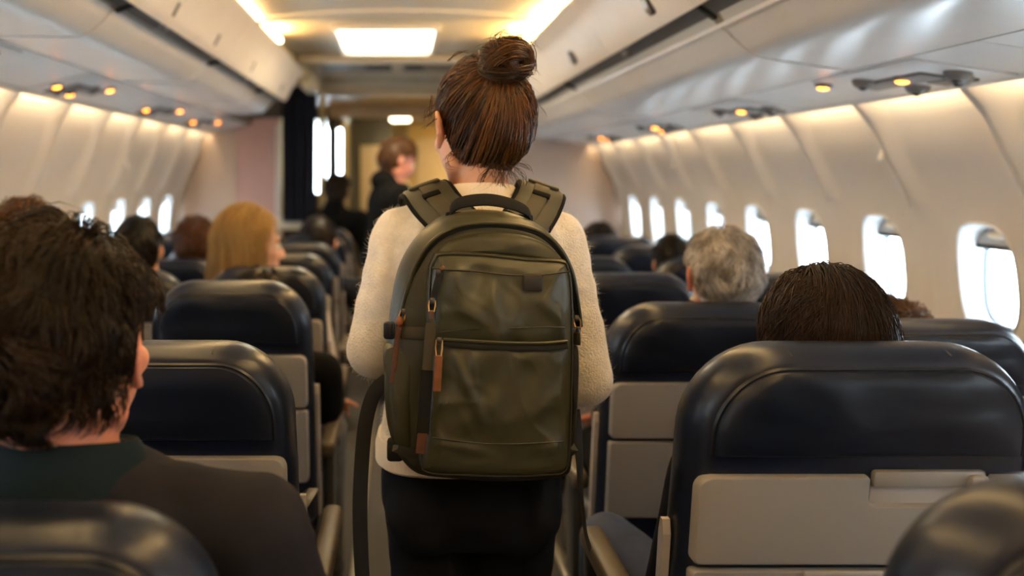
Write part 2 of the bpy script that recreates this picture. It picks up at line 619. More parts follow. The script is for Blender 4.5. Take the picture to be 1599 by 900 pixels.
def wall_panel_mesh(sd):
    ys = [-1, -.988, -.95, -.88, -.8, -.7, -.5, -.25, 0, .25, .5, .7, .8, .88, .95, .988, 1]
    ys = [a * SP / 2 for a in ys]
    top = PROF[sd][0][1]
    zu = [WZ1 + (top - WZ1) * k / 10 for k in range(11)]
    zl = [WZ0 * (1 - k / 8) for k in range(9)]
    zs = [WZ0 + (WZ1 - WZ0) * k / 10 for k in range(11)]
    g = G()

    def grid(zz):
        v = [(panel_x(sd, y, z), y, z) for z in zz for y in ys]
        n = len(ys)
        g.add(v, [(j * n + i, j * n + i + 1, (j + 1) * n + i + 1, (j + 1) * n + i) for j in range(len(zz) - 1) for i in range(n - 1)])
    grid(zu)
    grid(zl)
    per = [(y, WZ0) for y in ys] + [(ys[-1], z) for z in zs[1:]] + [(y, WZ1) for y in reversed(ys[:-1])] + [(ys[0], z) for z in reversed(zs[1:-1])]
    R = []
    for t in (0, .25, .5, .7, .85, .95, 1):
        r = []
        for (y, z) in per:
            a = math.atan2((z - HZ) / (HH * 1.35), y / (HW * 2.2))
            hy = HW * math.copysign(abs(math.cos(a)) ** (2 / 3.0), math.cos(a))
            hz = HZ + HH * math.copysign(abs(math.sin(a)) ** (2 / 3.0), math.sin(a))
            yy, zz = y + (hy - y) * t, z + (hz - z) * t
            r.append(Vector((panel_x(sd, yy, zz), yy, zz)))
        R.append(r)
    g.rings(R, caps=False)
    me = g.me('wall_panel', smooth=False, fix=False)
    bm = bmesh.new()
    bm.from_mesh(me)
    bmesh.ops.remove_doubles(bm, verts=bm.verts, dist=1e-5)
    bmesh.ops.recalc_face_normals(bm, faces=bm.faces)
    bm.to_mesh(me)
    bm.free()
    me.polygons.foreach_set('use_smooth', [True] * len(me.polygons))
    me.set_sharp_from_angle(angle=math.radians(50))
    me.materials.append(M['wall'])
    return me


def hole_loop(sd, f, dx, n=40, dz=0.0):
    r = []
    for i in range(n):
        a = 2 * PI * i / n
        y = HW * f * math.copysign(abs(math.cos(a)) ** (2 / 3.0), math.cos(a))
        z = HZ + dz + HH * f * math.copysign(abs(math.sin(a)) ** (2 / 3.0), math.sin(a))
        r.append(Vector(((abs(panel_x(sd, y, z)) + dx) * sd if dx < .02 else (1.778 + dx) * sd, y, z)))
    return r


def window_parts(sd):
    """reveal (window itself), gasket, pane, shade, shade tab"""
    w = G().rings([hole_loop(sd, 1.05, .002), hole_loop(sd, 1.02, -.006), hole_loop(sd, 1.0, -.004), hole_loop(sd, .97, .006), hole_loop(sd, .93, .03),
                   hole_loop(sd, .90, .075), hole_loop(sd, .90, .085), hole_loop(sd, 1.12, .087)], caps=False).me('window', fix=False)
    gk = G().rings([hole_loop(sd, .905, .066), hole_loop(sd, .85, .068), hole_loop(sd, .85, .080), hole_loop(sd, .905, .080)], caps=False, closed=True).me('gasket')
    pane = G().rings([hole_loop(sd, .90, .074), hole_loop(sd, .90, .078)]).me('pane')
    zt, zb = HZ + HH * .985, HZ + HH * .62
    L = []
    for k in range(13):
        y = HW * .90 * (-1 + 2 * k / 12)
        lim = HH * .93 * max(0.0, 1 - abs(y / (HW * .96)) ** 3.0) ** (1 / 3.0)
        L.append((y, min(zt, HZ + lim)))
    poly = [(-HW * .90, zb)] + L + [(HW * .90, zb)]
    sh = G().prism(poly, 'x', (1.778 + .040) * sd, (1.778 + .046) * sd).me('shade')
    tb = G()
    tb.ell(((1.778 + .032) * sd, 0, HZ + HH * .80), (.016, .042, .013), nu=20, nv=10)
    return w, gk, pane, sh, tb.me('tab')


for sd, side in ((1, 'right'), (-1, 'left')):
    top = PROF[sd][0][1]
    g = G()
    g.prism([(1.50 * sd, top + .045), (1.66 * sd, top + .045), (1.66 * sd, top + .055), (1.50 * sd, top + .055)], 'y', Y_BACK, Y_BULK)
    g.prism([(1.650 * sd, top - .1), (1.66 * sd, top - .1), (1.66 * sd, top + .05), (1.650 * sd, top + .05)], 'y', Y_BACK, Y_BULK)
    g.prism([(1.60 * sd, -.02), (1.64 * sd, -.02), (1.66 * sd, .08), (1.63 * sd, .08)], 'y', Y_BACK, Y_BULK)
    wall = tag(g.obj('wall_' + side, M['wall'], smooth=False), kind='structure')
    pm = wall_panel_mesh(sd)
    w, gk, pane, sh, tb = window_parts(sd)
    for me, mm in ((w, 'frame'), (gk, 'gasket'), (pane, 'glass'), (sh, 'shade'), (tb, 'tab')):
        me.materials.append(M[mm])
    hook = G().box((1.628 * sd, .02, 1.475), (.014, .018, .055), .005, R=Matrix.Rotation(sd * .35, 3, 'Y')).me('coat_hook')
    hook.materials.append(M['trim'])
    for k in KS:
        y = WIN0 + SP * k
        link('wall_panel', pm, parent=wall, loc=(0, y, 0))
        if k % 4 == 1:
            link('coat_hook', hook, parent=wall, loc=(.012 * sd * 0, y - SP / 2, 0))
        n = (k + 8) + (0 if sd == 1 else 16)
        wi = tag(link('window_%d' % n, w, loc=(0, y, 0)), kind='structure')
        link('gasket', gk, parent=wi)
        link('pane', pane, parent=wi)
        link('shade', sh, parent=wi)
        link('shade_tab', tb, parent=wi)

# service line geometry per side: (X, dz above camera) on the bin and service unit
BINP = {
    1: dict(door=[(.640, .665), (.690, .610), (.735, .540), (.767, .485), (.790, .452)],
            gap=[(.800, .468), (.850, .434)], lip=[(.866, .402), (.880, .394), (.905, .370), (.958, .328), (1.09, .303), (1.215, .287)], psu=[(1.228, .290), (1.535, .2435)], cove=.2435),
    -1: dict(door=[(.640, .695), (.690, .640), (.730, .575), (.755, .525), (.775, .498)],
             gap=[(.790, .515), (.832, .500)], lip=[(.850, .497), (.862, .484), (.885, .458), (.945, .418), (1.08, .415), (1.215, .415)], psu=[(1.228, .418), (1.535, .340)], cove=.340),
}


def bin_unit(sd, y0, y1, label, latches=(), hinges=(), plates=()):
    b = BINP[sd]
    L = y1 - y0
    ym = (y0 + y1) / 2
    root = empty('overhead_bin', (b['lip'][0][0] * sd, ym, CAM_Z + b['lip'][-1][1]), label, 'overhead bin', 'overhead bins along the cabin')
    o = root.location

    def loc(g, nm, m, parent=root):
        me = g.me(nm)
        shift(me, o if parent is root else o)
        return link(nm, me, m, parent)

    def W(p, dx=0.0, dz=0.0):
        return ((p[0] + dx) * sd, CAM_Z + p[1] + dz)
    # lower shell: lip, fascia, underside, back
    c = [(p.x, p.y) for p in catmull([(q[0], q[1], 0) for q in b['lip']], 5)]
    poly = [W(p) for p in c] + [W((1.215, b['lip'][-1][1] + .05))] + [W((.885, b['lip'][0][1] + .012)), W((.862, b['lip'][0][1] + .010))]
    loc(G().prism(poly, 'y', y0 + .003, y1 - .003), 'shell', M['bin'])
    # curved seam edging at each end of the shell
    e = G()
    for yy in (y0 + .006,):
        e.tube([Vector((W(p)[0], yy, W(p)[1] - .0005)) for p in c], .0035, 6)
    loc(e, 'seam', M['trim'])
    # channel between door and lip
    g0, g1 = b['gap']
    poly = [W((g0[0] - .02, g0[1] + .012)), W(g0), W(g1), W((g1[0], g1[1] + .03))]
    loc(G().prism(poly, 'y', y0 + .002, y1 - .002), 'channel', M['rail'])
    poly = [W((g1[0] - .004, g1[1] + .004)), W((b['lip'][0][0] + .002, b['lip'][0][1] + .002)), W((b['lip'][0][0] + .03, b['lip'][0][1] + .01)), W((g1[0] + .02, g1[1] + .02))]
    loc(G().prism(poly, 'y', y0 + .03, y1 - .03), 'rail', M['rail_light'])
    # door
    c = [(p.x, p.y) for p in catmull([(q[0], q[1], 0) for q in b['door']], 5)]
    inner = [(p[0] + .022, p[1] + .012) for p in reversed(c)]
    nd = max(1, round(L / 1.0))
    for k in range(nd):
        ya, yb = y0 + L * k / nd + .003, y0 + L * (k + 1) / nd - .003
        d = loc(G().prism([W(p) for p in c] + [W(p) for p in inner], 'y', ya, yb), 'door', M['bin_door'])
        for yl in latches:
            if ya < yl < yb:
                p = c[12]
                q = c[14]
                ang = math.atan2(q[1] - p[1], (q[0] - p[0]) * sd)
                Rm = Matrix.Rotation(-ang, 3, 'Y')
                cc = Vector((W(p)[0] - .004 * sd, yl, W(p)[1] - .003))
                lt = loc(G().box(cc, (.062, .042, .010), .004, R=Rm), 'latch', M['psu_dark'], d)
                loc(G().box(cc + Rm @ Vector((0, 0, -.006 if sd > 0 else -.006)), (.050, .032, .006), .003, R=Rm).box(cc + Rm @ Vector((.008, 0, -.010)), (.022, .024, .006), .002, R=Rm), 'latch_lever', M['steel'], d)
        for yl in plates:
            if ya < yl < yb:
                p, q = c[12], c[16]
                ang = math.atan2(q[1] - p[1], (q[0] - p[0]) * sd)
                Rm = Matrix.Rotation(-ang, 3, 'Y')
                cc = Vector((W(p)[0] - .001 * sd, yl, W(p)[1] - .002))
                pl = G().box(cc, (.052, .026, .005), .002, R=Rm)
                loc(pl, 'latch_plate', M['psu_grey'], d)
                sl = G()
                for t in (-.014, 0, .014):
                    sl.box(cc + Rm @ Vector((t, 0, -.003)), (.008, .010, .003), .001, R=Rm)
                loc(sl, 'slot', M['dark'], d)
    for yl in hinges:
        if y0 < yl < y1:
            x, z = W(((g0[0] + g1[0]) / 2, (g0[1] + g1[1]) / 2))
            loc(G().cap((x, yl - .022, z), .020, (x, yl + .022, z), .014), 'hinge', M['psu_grey'])
    for yy in (y0 + .012,):
        x, z = W(((g0[0] + g1[0]) / 2, (g0[1] + g1[1]) / 2 - .004))
        loc(G().box((x, yy, z), (.075, .022, .012), .003, R=Matrix.Rotation(math.atan2(g0[1] - g1[1], (g1[0] - g0[0])) * sd, 3, 'Y')), 'divider', M['dark'])
    return root


ORD = ['nearest', 'second', 'third', 'fourth', 'fifth', 'sixth', 'seventh', 'eighth', 'ninth']
RB = [-1.5, .44, 2.33, 4.22, 6.11, 6.97]
for i, (a, c) in enumerate(zip(RB, RB[1:])):
    if i == 0:
        continue
    bin_unit(1, a, c, 'pale overhead bin with grey channel, %s bin in view above the window-side seat pairs' % ORD[i - 1], latches=(2.60, 3.75, 5.1), hinges=(3.15, 4.9), plates=(3.72, 5.0))
LB = [.0, 1.26, 2.56, 3.80, 5.05, 5.80]
for i, (a, c) in enumerate(zip(LB, LB[1:])):
    if i == 0:
        continue
    bin_unit(-1, a, c, 'pale overhead bin with dark channel, %s bin in view above the three-abreast seats' % ORD[i - 1], hinges=(2.95, 4.5), plates=(2.86, 3.5, 4.35, 5.4))


# passenger service strip: structure panels, plus service units as things
def psu_plane(sd, x):
    (x0, z0), (x1, z1) = BINP[sd]['psu']
    return CAM_Z + z0 + (z1 - z0) * (x - x0) / (x1 - x0)


for sd, side in ((1, 1), (-1, 2)):
    (x0, z0), (x1, z1) = BINP[sd]['psu']
    cz = CAM_Z + z1
    g = G()
    # outer trim lip that hides the cove lamps
    g.prism([(sd * 1.496, cz + .007), (sd * 1.522, cz - .006), (sd * 1.527, cz + .006), (sd * 1.522, cz + .022), (sd * 1.500, cz + .024)], 'y', Y_BACK, Y_BULK)
    tr = tag(g.obj('trim_%d' % side, M['trim'], smooth=False), kind='structure')
    # dark joint between bins and service strip
    link('joint', G().prism([(sd * 1.212, CAM_Z + z0 - .0025), (sd * 1.230, CAM_Z + z0 - .003), (sd * 1.232, CAM_Z + z0 + .04), (sd * 1.205, CAM_Z + z0 + .04)], 'y', Y_BACK, Y_BULK).me(smooth=False), M['rail'], tr)
    y = Y_BACK
    ends = [Y_BACK + .57 * k for k in range(0, 16)]
    pm = G().prism([(sd * 1.228, psu_plane(sd, 1.228)), (sd * 1.515, psu_plane(sd, 1.515)), (sd * 1.515, psu_plane(sd, 1.515) + .02), (sd * 1.228, psu_plane(sd, 1.228) + .02)], 'y', .002, .566).me(smooth=False)
    pm.materials.append(M['psu'])
    for e in ends[:-1]:
        link('service_panel', pm, parent=tr, loc=(0, e, 0))
    # cove lamps, one strip for each wall panel
    lm = G().box((sd * 1.545, 0, cz + .040), (.022, SP * .78, .014), .004).me()
    lm.materials.append(M['cove_lamp'])
    for k in KS:
        link('cove_lamp', lm, parent=tr, loc=(0, WIN0 + SP * k, 0))


def service_unit(sd, y, label, lamps, nozzles, w=.46):
    """speaker and sign strip, reading lamps and air nozzles of one seat row"""
    c = 1.375
    z = psu_plane(sd, c)
    ang = math.atan2(BINP[sd]['psu'][1][1] - BINP[sd]['psu'][0][1], .307) * sd
    Rm = Matrix.Rotation(-ang, 3, 'Y')
    root = empty('service_unit', (c * sd, y, z), label, 'service unit', 'overhead service units')
    root.rotation_euler = (0, -ang, 0)

    def add(g, nm, m, par=root):
        return link(nm, g.me(nm), M[m], par)
    add(G().box((0, 0, -.001), (.262, w, .010), .004), 'base', 'psu')
    add(G().box((sd * -.005, .02, -.009), (.070, w * .62, .012), .005), 'sign_strip', 'psu_grey')
    add(G().box((sd * .07, -.10, -.008), (.06, .13, .010), .004), 'speaker_grille', 'psu_dark')
    for lx, ly in lamps:
        h = add(G().ell((sd * lx, ly, -.008), (.025, .030, .012), nu=18, nv=8), 'lamp_housing', 'psu_grey')
        add(G().ell((sd * lx, ly, -.0165), (.0165, .020, .0065), nu=16, nv=8), 'lens', 'read', h)
    for lx, ly in nozzles:
        n = add(G().rings([[Vector((sd * lx + r * math.cos(2 * PI * i / 16), ly + r * math.sin(2 * PI * i / 16), zz)) for i in range(16)]
                           for r, zz in ((.034, 0), (.032, -.012), (.026, -.022), (.018, -.027))]), 'nozzle', 'psu_grey')
        add(G().ell((sd * lx, ly, -.026), (.013, .013, .008), nu=12, nv=6), 'nozzle_tip', 'psu_dark', n)
    return root


for i, y in enumerate((-1.1, 0.05, 1.22, 2.36, 3.46, 4.62, 5.85)):
    if i > 1:
        service_unit(1, y, 'overhead service unit with lit amber reading lamps, %s above the seat pairs' % ORD[i - 2],
                     [(-.095, .255) if i == 3 else (-.06, .12), (-.02, -.03), (.06, .10)][:2 if i < 5 else 3], [(-.055, .10), (.05, -.16), (.075, .06), (.02, -.20)], w=.52)
for i, y in enumerate((2.6, 3.72, 4.95, 6.02)):
    service_unit(-1, y, 'overhead service unit with lit amber reading lamps, %s in view above the three-abreast seats' % ORD[i],
                 [(-.07, .16), (.02, -.22), (.06, .02)][:3 if i == 1 else 2], [(-.03, .05), (.03, -.06), (.06, -.12)], w=.52)

# ceiling
CZ = 2.165
cl = G()
arc = []
for k in range(17):
    a = -1 + k / 8
    arc.append((a * .70, 2.155 + .0 * a + .045 * (1 - a * a)))
arc_lo = [(x, z - .0) for x, z in arc]


def vault(y0, y1, dz, nm, m, parent=None, half=.70):
    pts = [(x * half / .70, z + dz) for x, z in arc]
    poly = pts + [(x, z + .02) for x, z in reversed(pts)]
    return link(nm, G().prism(poly, 'y', y0, y1).me(nm), m, parent)


ceiling = vault(Y_BACK, -.6, -.04, 'ceiling', M['ceiling'])
tag(ceiling, kind='structure')
for a, c in ((-.59, .6), (.61, 1.8), (1.81, 3.0), (3.01, 3.93)):
    vault(a, c, -.04, 'ceiling_panel', M['ceiling'], ceiling)
# rib hoop closing the low vault
pts = [(x, z - .052) for x, z in arc]
link('ceiling_rib', G().prism(pts + [(x, z + .06) for x, z in reversed(pts)], 'y', 3.93, 4.03).me(), M['ceiling'], ceiling)
link('ceiling_panel', G().box((0, 4.72, 2.175), (1.34, 1.38, .02), .003).me(), M['cream'], ceiling)
link('ceiling_panel', G().box((0, 6.25, 2.185), (1.34, 1.66, .02), .003).me(), M['cream'], ceiling)
for x0, x1, m in ((-.56, -.06, 'galley_grey'), (.02, .40, 'galley_grey')):
    link('ceiling_vent', G().box(((x0 + x1) / 2, 5.98, 2.168), (x1 - x0, .62, .012), .004).me(), M[m], ceiling)
for x0, x1, y0, y1 in ((-.24, -.06, 5.75, 6.2), (.04, .16, 5.75, 6.2)):
    link('ceiling_grille', G().box(((x0 + x1) / 2, (y0 + y1) / 2, 2.160), (x1 - x0, y1 - y0, .008), .003).me(), M['dark'], ceiling)
link('ceiling_beam', G().box((-.0, 5.50, 2.14), (1.30, .14, .05), .01).me(), M['cream'], ceiling)
# soffit closing the space between vault edge and bins
for sd in (1, -1):
    d = BINP[sd]['door'][0]
    link('soffit', G().prism([(sd * .60, 2.235), (sd * .72, 2.235), (sd * .72, CAM_Z + d[1] - .01), (sd * .665, CAM_Z + d[1] + .005), (sd * .66, 2.235)], 'y', Y_BACK, 6.97).me(smooth=False), M['galley_yellow'], ceiling)
    # strip lamps along the tops of the bins
    lm = G().box((sd * .640, 0, CAM_Z + d[1] + .028), (.022, .50, .022), .006).me()
    lm.materials.append(M['ceil_cove'])
    for y in (-.9, -.3, .3, .9, 1.5, 2.1, 2.7, 3.3, 3.72 if sd < 0 else 3.9, 4.36 if sd < 0 else 4.5):
        link('strip_lamp', lm, parent=ceiling, loc=(0, y, 0))

# panel lamps in the ceiling
cl1 = empty('ceiling_light', (-.075, 4.78, 2.165), 'large square glowing ceiling light above the aisle beyond the arch', 'ceiling light')
fr = G()
for dx, dy, sx, sy in ((0, -.44, .56, .03), (0, .44, .56, .03), (-.265, 0, .03, .88), (.265, 0, .03, .88)):
    fr.box((dx, dy, -.018), (sx, sy, .036), .008)
link('frame', fr.me(), M['trim'], cl1)
df = G()
df.slab(rrect(-.25, .25, -.425, .425, .05, .05, 5), [(0, 0), (0, .012), (.012, .026), (.04, .032)])
dm = df.me()
dm.transform(Matrix.Rotation(PI / 2, 4, 'X') @ Matrix.Identity(4))
dm.transform(Matrix.Scale(1, 4))
o = link('diffuser', dm, M['lamp'], cl1)
o.location = (0, 0, -.012)
cl2 = empty('ceiling_light', (.0, 8.7, 2.02), 'small round-cornered glowing ceiling light over the forward galley', 'ceiling light')
link('frame', G().box((0, 0, -.004), (.25, .30, .02), .006).me(), M['trim'], cl2)
link('diffuser', G().box((0, 0, -.035), (.20, .22, .06), .02).me(), M['lamp'], cl2)

# floor
floor = tag(G().box((0, 4.55, -.03), (3.6, 12.4, .06)).obj('floor', M['carpet'], smooth=False), kind='structure')
for x in (-.160, .375):
    link('seat_track', G().box((x, 2.7, .006), (.030, 8.2, .014), .003).me(), M['alu'], floor)

# rear wall behind the photographer
bk = G()
bk.box((0, Y_BACK - .02, 1.15), (3.7, .04, 2.5))
tag(bk.obj('wall_back', M['bulk'], smooth=False), kind='structure')

# ------------------------------------------------------------------ forward bulkheads, curtain and galley
wf = tag(G().box((-1.40, Y_BULK + .02, .94), (.85, .04, 1.92), .004).obj('wall_front', M['bulk_pink'], smooth=False), kind='structure')
link('bulkhead_panel', G().box((-1.56, Y_BULK - .002, .94), (.46, .01, 1.90), .003).me(), M['bulk'], wf)
link('bulkhead_trim', G().box((-.985, Y_BULK - .01, .90), (.035, .07, 1.84), .006).me(), M['trim'], wf)
link('bulkhead_panel', G().box((1.20, Y_BULK + .02, .94), (1.30, .04, 1.92), .004).me(), M['bulk'], wf)
link('bulkhead_header', G().box((-.0, 6.97, 2.125), (1.44, .06, .16), .01).me(), M['cream'], wf)
link('header_rail', G().box((-.0, 6.90, 2.05), (1.34, .04, .035), .006).me(), M['steel'], wf)
link('bulkhead_post', G().box((-.675, 6.55, 2.16), (.10, .5, .24), .012).me(), M['cream'], wf)
link('bulkhead_post', G().box((-.635, 7.05, 1.05), (.05, .08, 2.1), .01).me(), M['galley_yellow'], wf)
link('bulkhead_ledge', G().box((-.82, 6.93, 1.02), (.32, .10, .10), .01).me(), M['cream'], wf)
link('bulkhead_upper', G().box((-1.25, 7.0, 2.05), (1.15, .04, .36), .004).me(), M['galley_dark'], wf)
link('bulkhead_upper', G().box((1.25, 7.0, 2.05), (1.15, .04, .36), .004).me(), M['galley_dark'], wf)

cu = empty('curtain', (-.80, 6.83, 2.13), 'navy pleated curtain hanging open beside the front bulkhead', 'curtain')
g = G()
R = []
for j in range(13):
    z = -.02 - 1.07 * j / 12
    row = []
    for i in range(49):
        t = i / 48
        a = t * 7 * 2 * PI
        row.append(Vector((-.135 + .27 * t + .006 * math.sin(a * .5 + j * .1), .026 * math.sin(a) * (0.8 + .3 * math.sin(3 * t + j * .2)), z)))
    back = [p + Vector((0, .004, 0)) for p in reversed(row)]
    R.append(row + back)
g.rings(R)
link('cloth', g.me(), M['curtain'], cu)
link('curtain_rail', G().box((0, 0, -.005), (.32, .03, .03), .006).me(), M['steel'], cu)

# galley beyond
wg = tag(G().box((.555, 10.55, 1.1), (2.49, .04, 2.3)).obj('wall_galley', M['galley_yellow'], smooth=False), kind='structure')
link('galley_wall_panel', G().box((-1.40, 10.55, 1.1), (.60, .04, 2.3)).me(smooth=False), M['galley_dark'], wg)
link('galley_wall_panel', G().box((-.895, 10.55, .60), (.41, .04, 1.2)).me(smooth=False), M['galley_dark'], wg)
link('galley_wall_panel', G().box((-.895, 10.55, 2.15), (.41, .04, .12)).me(smooth=False), M['galley_dark'], wg)
link('galley_pane', G().box((-.895, 10.54, 1.65), (.41, .008, .9)).me(smooth=False), M['glass'], wg)
link('galley_side', G().box((-1.45, 8.8, 1.05), (.04, 3.5, 2.1)).me(smooth=False), M['galley_yellow'], wg)
link('strip_lamp', G().box((.95, 8.7, 2.02), (.12, 1.4, .03), .008).me(), M['ceil_cove'], wg)  # added lamp, hidden behind the standing woman, put in to brighten the galley
# outer hull behind the bins and ceiling
for sd in (1, -1):
    link('hull_liner', G().prism([(sd * 1.66, 1.60), (sd * 1.70, 1.60), (sd * 1.70, 1.90), (sd * .9, 2.42), (0, 2.50), (0, 2.46), (sd * .88, 2.38), (sd * 1.66, 1.88)], 'y', Y_BACK - .04, 10.57).me(smooth=False), M['galley_yellow'], ceiling)
link('galley_ceiling', G().box((0, 8.8, 2.06), (3.4, 3.6, .04)).me(smooth=False), M['galley_yellow'], wg)
link('galley_side', G().box((1.45, 8.8, 1.05), (.04, 3.5, 2.1)).me(smooth=False), M['galley_yellow'], wg)
link('galley_beam', G().box((.1, 7.9, 1.99), (1.5, .08, .12), .01).me(), M['cream'], wg)
# side partition with an opening to the open entry door (daylight beyond)
link('partition_post', G().box((-.865, 8.3, 1.02), (.09, .10, 2.04), .006).me(), M['galley_dark'], wg)
link('partition_sill', G().box((-.745, 8.3, .62), (.16, .06, 1.24), .006).me(), M['galley_dark'], wg)
link('partition_top', G().box((-.745, 8.3, 1.99), (.16, .06, .10), .006).me(), M['galley_dark'], wg)
link('partition_post', G().box((-.645, 8.3, 1.02), (.085, .12, 2.04), .006).me(), M['galley_dark'], wg)
link('partition_post', G().box((-.60, 9.2, 1.02), (.035, .10, 2.04), .006).me(), M['galley_yellow'], wg)
link('partition_sill', G().box((-.70, 9.2, .70), (.17, .05, 1.40), .006).me(), M['galley_dark'], wg)
link('partition_top', G().box((-.70, 9.2, 1.96), (.17, .05, .12), .006).me(), M['galley_dark'], wg)
link('galley_cupboard', G().box((-.32, 9.6, 1.05), (.47, .5, 2.02), .01).me(), M['galley_grey'], wg)
link('cupboard_door', G().box((-.285, 9.335, .92), (.29, .02, 1.62), .008).me(), M['cream'], wg)
link('notice_card', G().box((-.25, 9.318, 1.30), (.13, .006, .20), .002).me(), M['bin_door'], wg)
dr = tag(G().box((.42, 10.2, 1.0), (.66, .04, 2.0), .01).obj('door_1', M['galley_yellow']), kind='structure')
link('door_panel', G().box((.42, 10.17, 1.05), (.46, .02, 1.6), .012).me(), M['cream'], dr)
link('door_handle', G().box((.20, 10.15, 1.0), (.03, .03, .12), .008).me(), M['steel'], dr)


# ================================================================== SEATS
def seat_parts(W, mir):
    """one seat, rear face towards -y, origin on the floor under the rear face of its top. mir=+1 notch to the +x side"""
    H = 1.10
    tl = math.tan(math.radians(11))
    hw = W / 2

    def lean(me):
        n = len(me.vertices)
        co = np.empty(n * 3, dtype=np.float32)
        me.vertices.foreach_get('co', co)
        co = co.reshape(-1, 3)
        k = np.clip(H - co[:, 2], 0, .75)
        co[:, 1] += k * tl
        me.vertices.foreach_set('co', co.ravel())
        me.update()
        return me
    parts = []
    # wrapped back: rounded slab with a soft rim
    out = rrect(-hw, hw, .44, H, .125, .03, 10)
    out = [(x * (1 - .07 * max(0, (z - .75) / .35)), z) for x, z in out]
    fine = []
    for i in range(len(out)):
        a, b = out[i], out[(i + 1) % len(out)]
        k = max(1, int(math.hypot(b[0] - a[0], b[1] - a[1]) / .03))
        for j in range(k):
            fine.append((a[0] + (b[0] - a[0]) * j / k, a[1] + (b[1] - a[1]) * j / k))
    out = fine
    bk = G().slab(out, [(.10, .128), (.05, .124), (.018, .108), (.004, .088), (0, .062), (.003, .034), (.012, .012), (.026, .0015), (.04, 0)])
    parts.append(('backrest', lean(bk.me()), 'leather', []))
    # padded head section on the rear, between the piping and the table
    zt = H - .178
    ho = []
    nr = normals2(out)
    for (x, z), q in zip(out, nr):
        if z > zt:
            ho.append((x - q[0] * .030, z - q[1] * .030))
    ho = [(x, max(z, zt)) for x, z in ho]
    # order: starts at right bottom, goes counter-clockwise to left bottom
    g = G()
    R = []
    n = len(ho)
    cx, cz = 0, (zt + H - .03) / 2 - .01
    for s, y in ((1.0, .008), (.995, -.004), (.97, -.012), (.9, -.017), (.75, -.020), (.5, -.021), (.25, -.022), (.02, -.022)):
        ring = []
        for (x, z) in ho:
            X, Z = cx + (x - cx) * s, cz + (z - cz) * s
            wr = mnoise.noise(Vector((X * 6 + 3, Z * 26, mir + W * 10))) * .0065 + mnoise.noise(Vector((X * 14, Z * 14 + X * 20, 9.0))) * .0045
            ring.append(Vector((X, y + (wr if s < .97 else 0), Z)))
        R.append(ring)
    g.rings(R)
    pip = G().tube([Vector((x, -.001, z)) for x, z in ho], .0045, 6)
    parts.append(('headrest', lean(g.me()), 'leather_soft', [('piping', lean(pip.me()), 'piping')]))
    # top seam pair across the rim
    for x in (-hw + .140, hw - .140):
        sm = G().tube([Vector((x, y, H + dz)) for y, dz in ((.012, -.0135), (.034, -.0050), (.062, -.0015), (.09, -.0058))], .0020, 6)
        parts.append(('seam', lean(sm.me()), 'piping', []))
    # tray table with a notch for its latch
    t0, t1 = H - .178 - .146, H - .186
    a, b = (-hw + .020), (hw - .020)
    nx0, nx1 = mir * .005, mir * .165
    nx0, nx1 = min(nx0, nx1), max(nx0, nx1)
    tp = rrect(a, b, t0, t1, .022, .012, 6)
    # split the top edge for the notch
    top_right = tp.index(max((p for p in tp if p[0] > 0 and p[1] > t1 - 1e-6), key=lambda p: -p[0]))
    notch = [(nx1 + .004, t1), (nx1, t1 - .006)] + [(nx1 - .010 + .010 * math.cos(math.radians(q)), t1 - .034 - .010 * math.sin(math.radians(q))) for q in (0, 30, 60, 90)] + \
            [(nx0 + .010 - .010 * math.sin(math.radians(q)), t1 - .034 - .010 * math.cos(math.radians(q))) for q in (0, 30, 60, 90)] + [(nx0, t1 - .006), (nx0 - .004, t1)]
    if mir > 0:
        tp = tp[:top_right + 1] + notch + tp[top_right + 1:]
    tr = G().slab(tp, [(.002, .010), (0, .008), (0, -.010), (.003, -.0145), (.006, -.015)])
    la = G().box(((nx0 + nx1) / 2, -.002, t1 - .006), (.150, .016, .026), .005)
    kn = G().box((nx1 - .018, -.012, t1 - .010), (.026, .016, .024), .006)
    parts.append(('tray_table', lean(tr.me()), 'tray', [('latch_plate', lean(la.me()), 'tray'), ('latch', lean(kn.me()), 'tray_edge')]))
    if mir <= 0:
        parts[-1] = parts[-1][:3] + ([],)
    rec = G().box(((nx0 + nx1) / 2, .004, t1 - .03), (.150, .012, .05), .003)
    if mir > 0:
        parts.append(('recess', lean(rec.me()), 'tray_edge', []))
    # lower panel with a small step, dark slit above it
    l0, l1 = t0 - .205, t0 - .009
    lp = rrect(a, b, l0, l1, .008, .014, 5)
    g = G().slab(lp, [(.002, .014), (0, .012), (0, -.008), (.003, -.012)])
    lipm = G().box((hw * .25, -.012, l1 - .004), (W * .55, .008, .010), .003)
    parts.append(('lower_panel', lean(g.me()), 'tray', [('pocket_lip', lean(lipm.me()), 'tray_edge')]))
    # pale trim strips down the sides
    for s in (-1, 1):
        g = G().prism([(.045, .46), (.070, .46), (.070, .80), (.064, .822), (.053, .822), (.045, .80)], 'x', s * (hw - .006), s * (hw + .005))
        parts.append(('side_trim', lean(g.me(smooth=False)), 'sidetrim', []))
    # cushion, armrests, legs
    parts.append(('cushion', G().box((0, .40, .43), (W * .96, .46, .13), .045, seg=3).me(), 'leather', []))
    parts.append(('seat_pan', G().box((0, .37, .345), (W * .94, .42, .05), .012).me(), 'dark', []))
    s = -1 if mir > 0 else 1
    g = G().box((s * (hw + .020), .365, .625), (.044, .36, .042), .014, seg=3)
    g2 = G().box((s * (hw + .020), .27, .48), (.030, .10, .26), .010)
    g3 = G().box((s * (hw + .020), .53, .575), (.028, .04, .07), .008)
    parts.append(('armrest', g.me(), 'arm', [('armrest_support', g2.me(), 'psu_dark'), ('armrest_bracket', g3.me(), 'psu_dark')]))
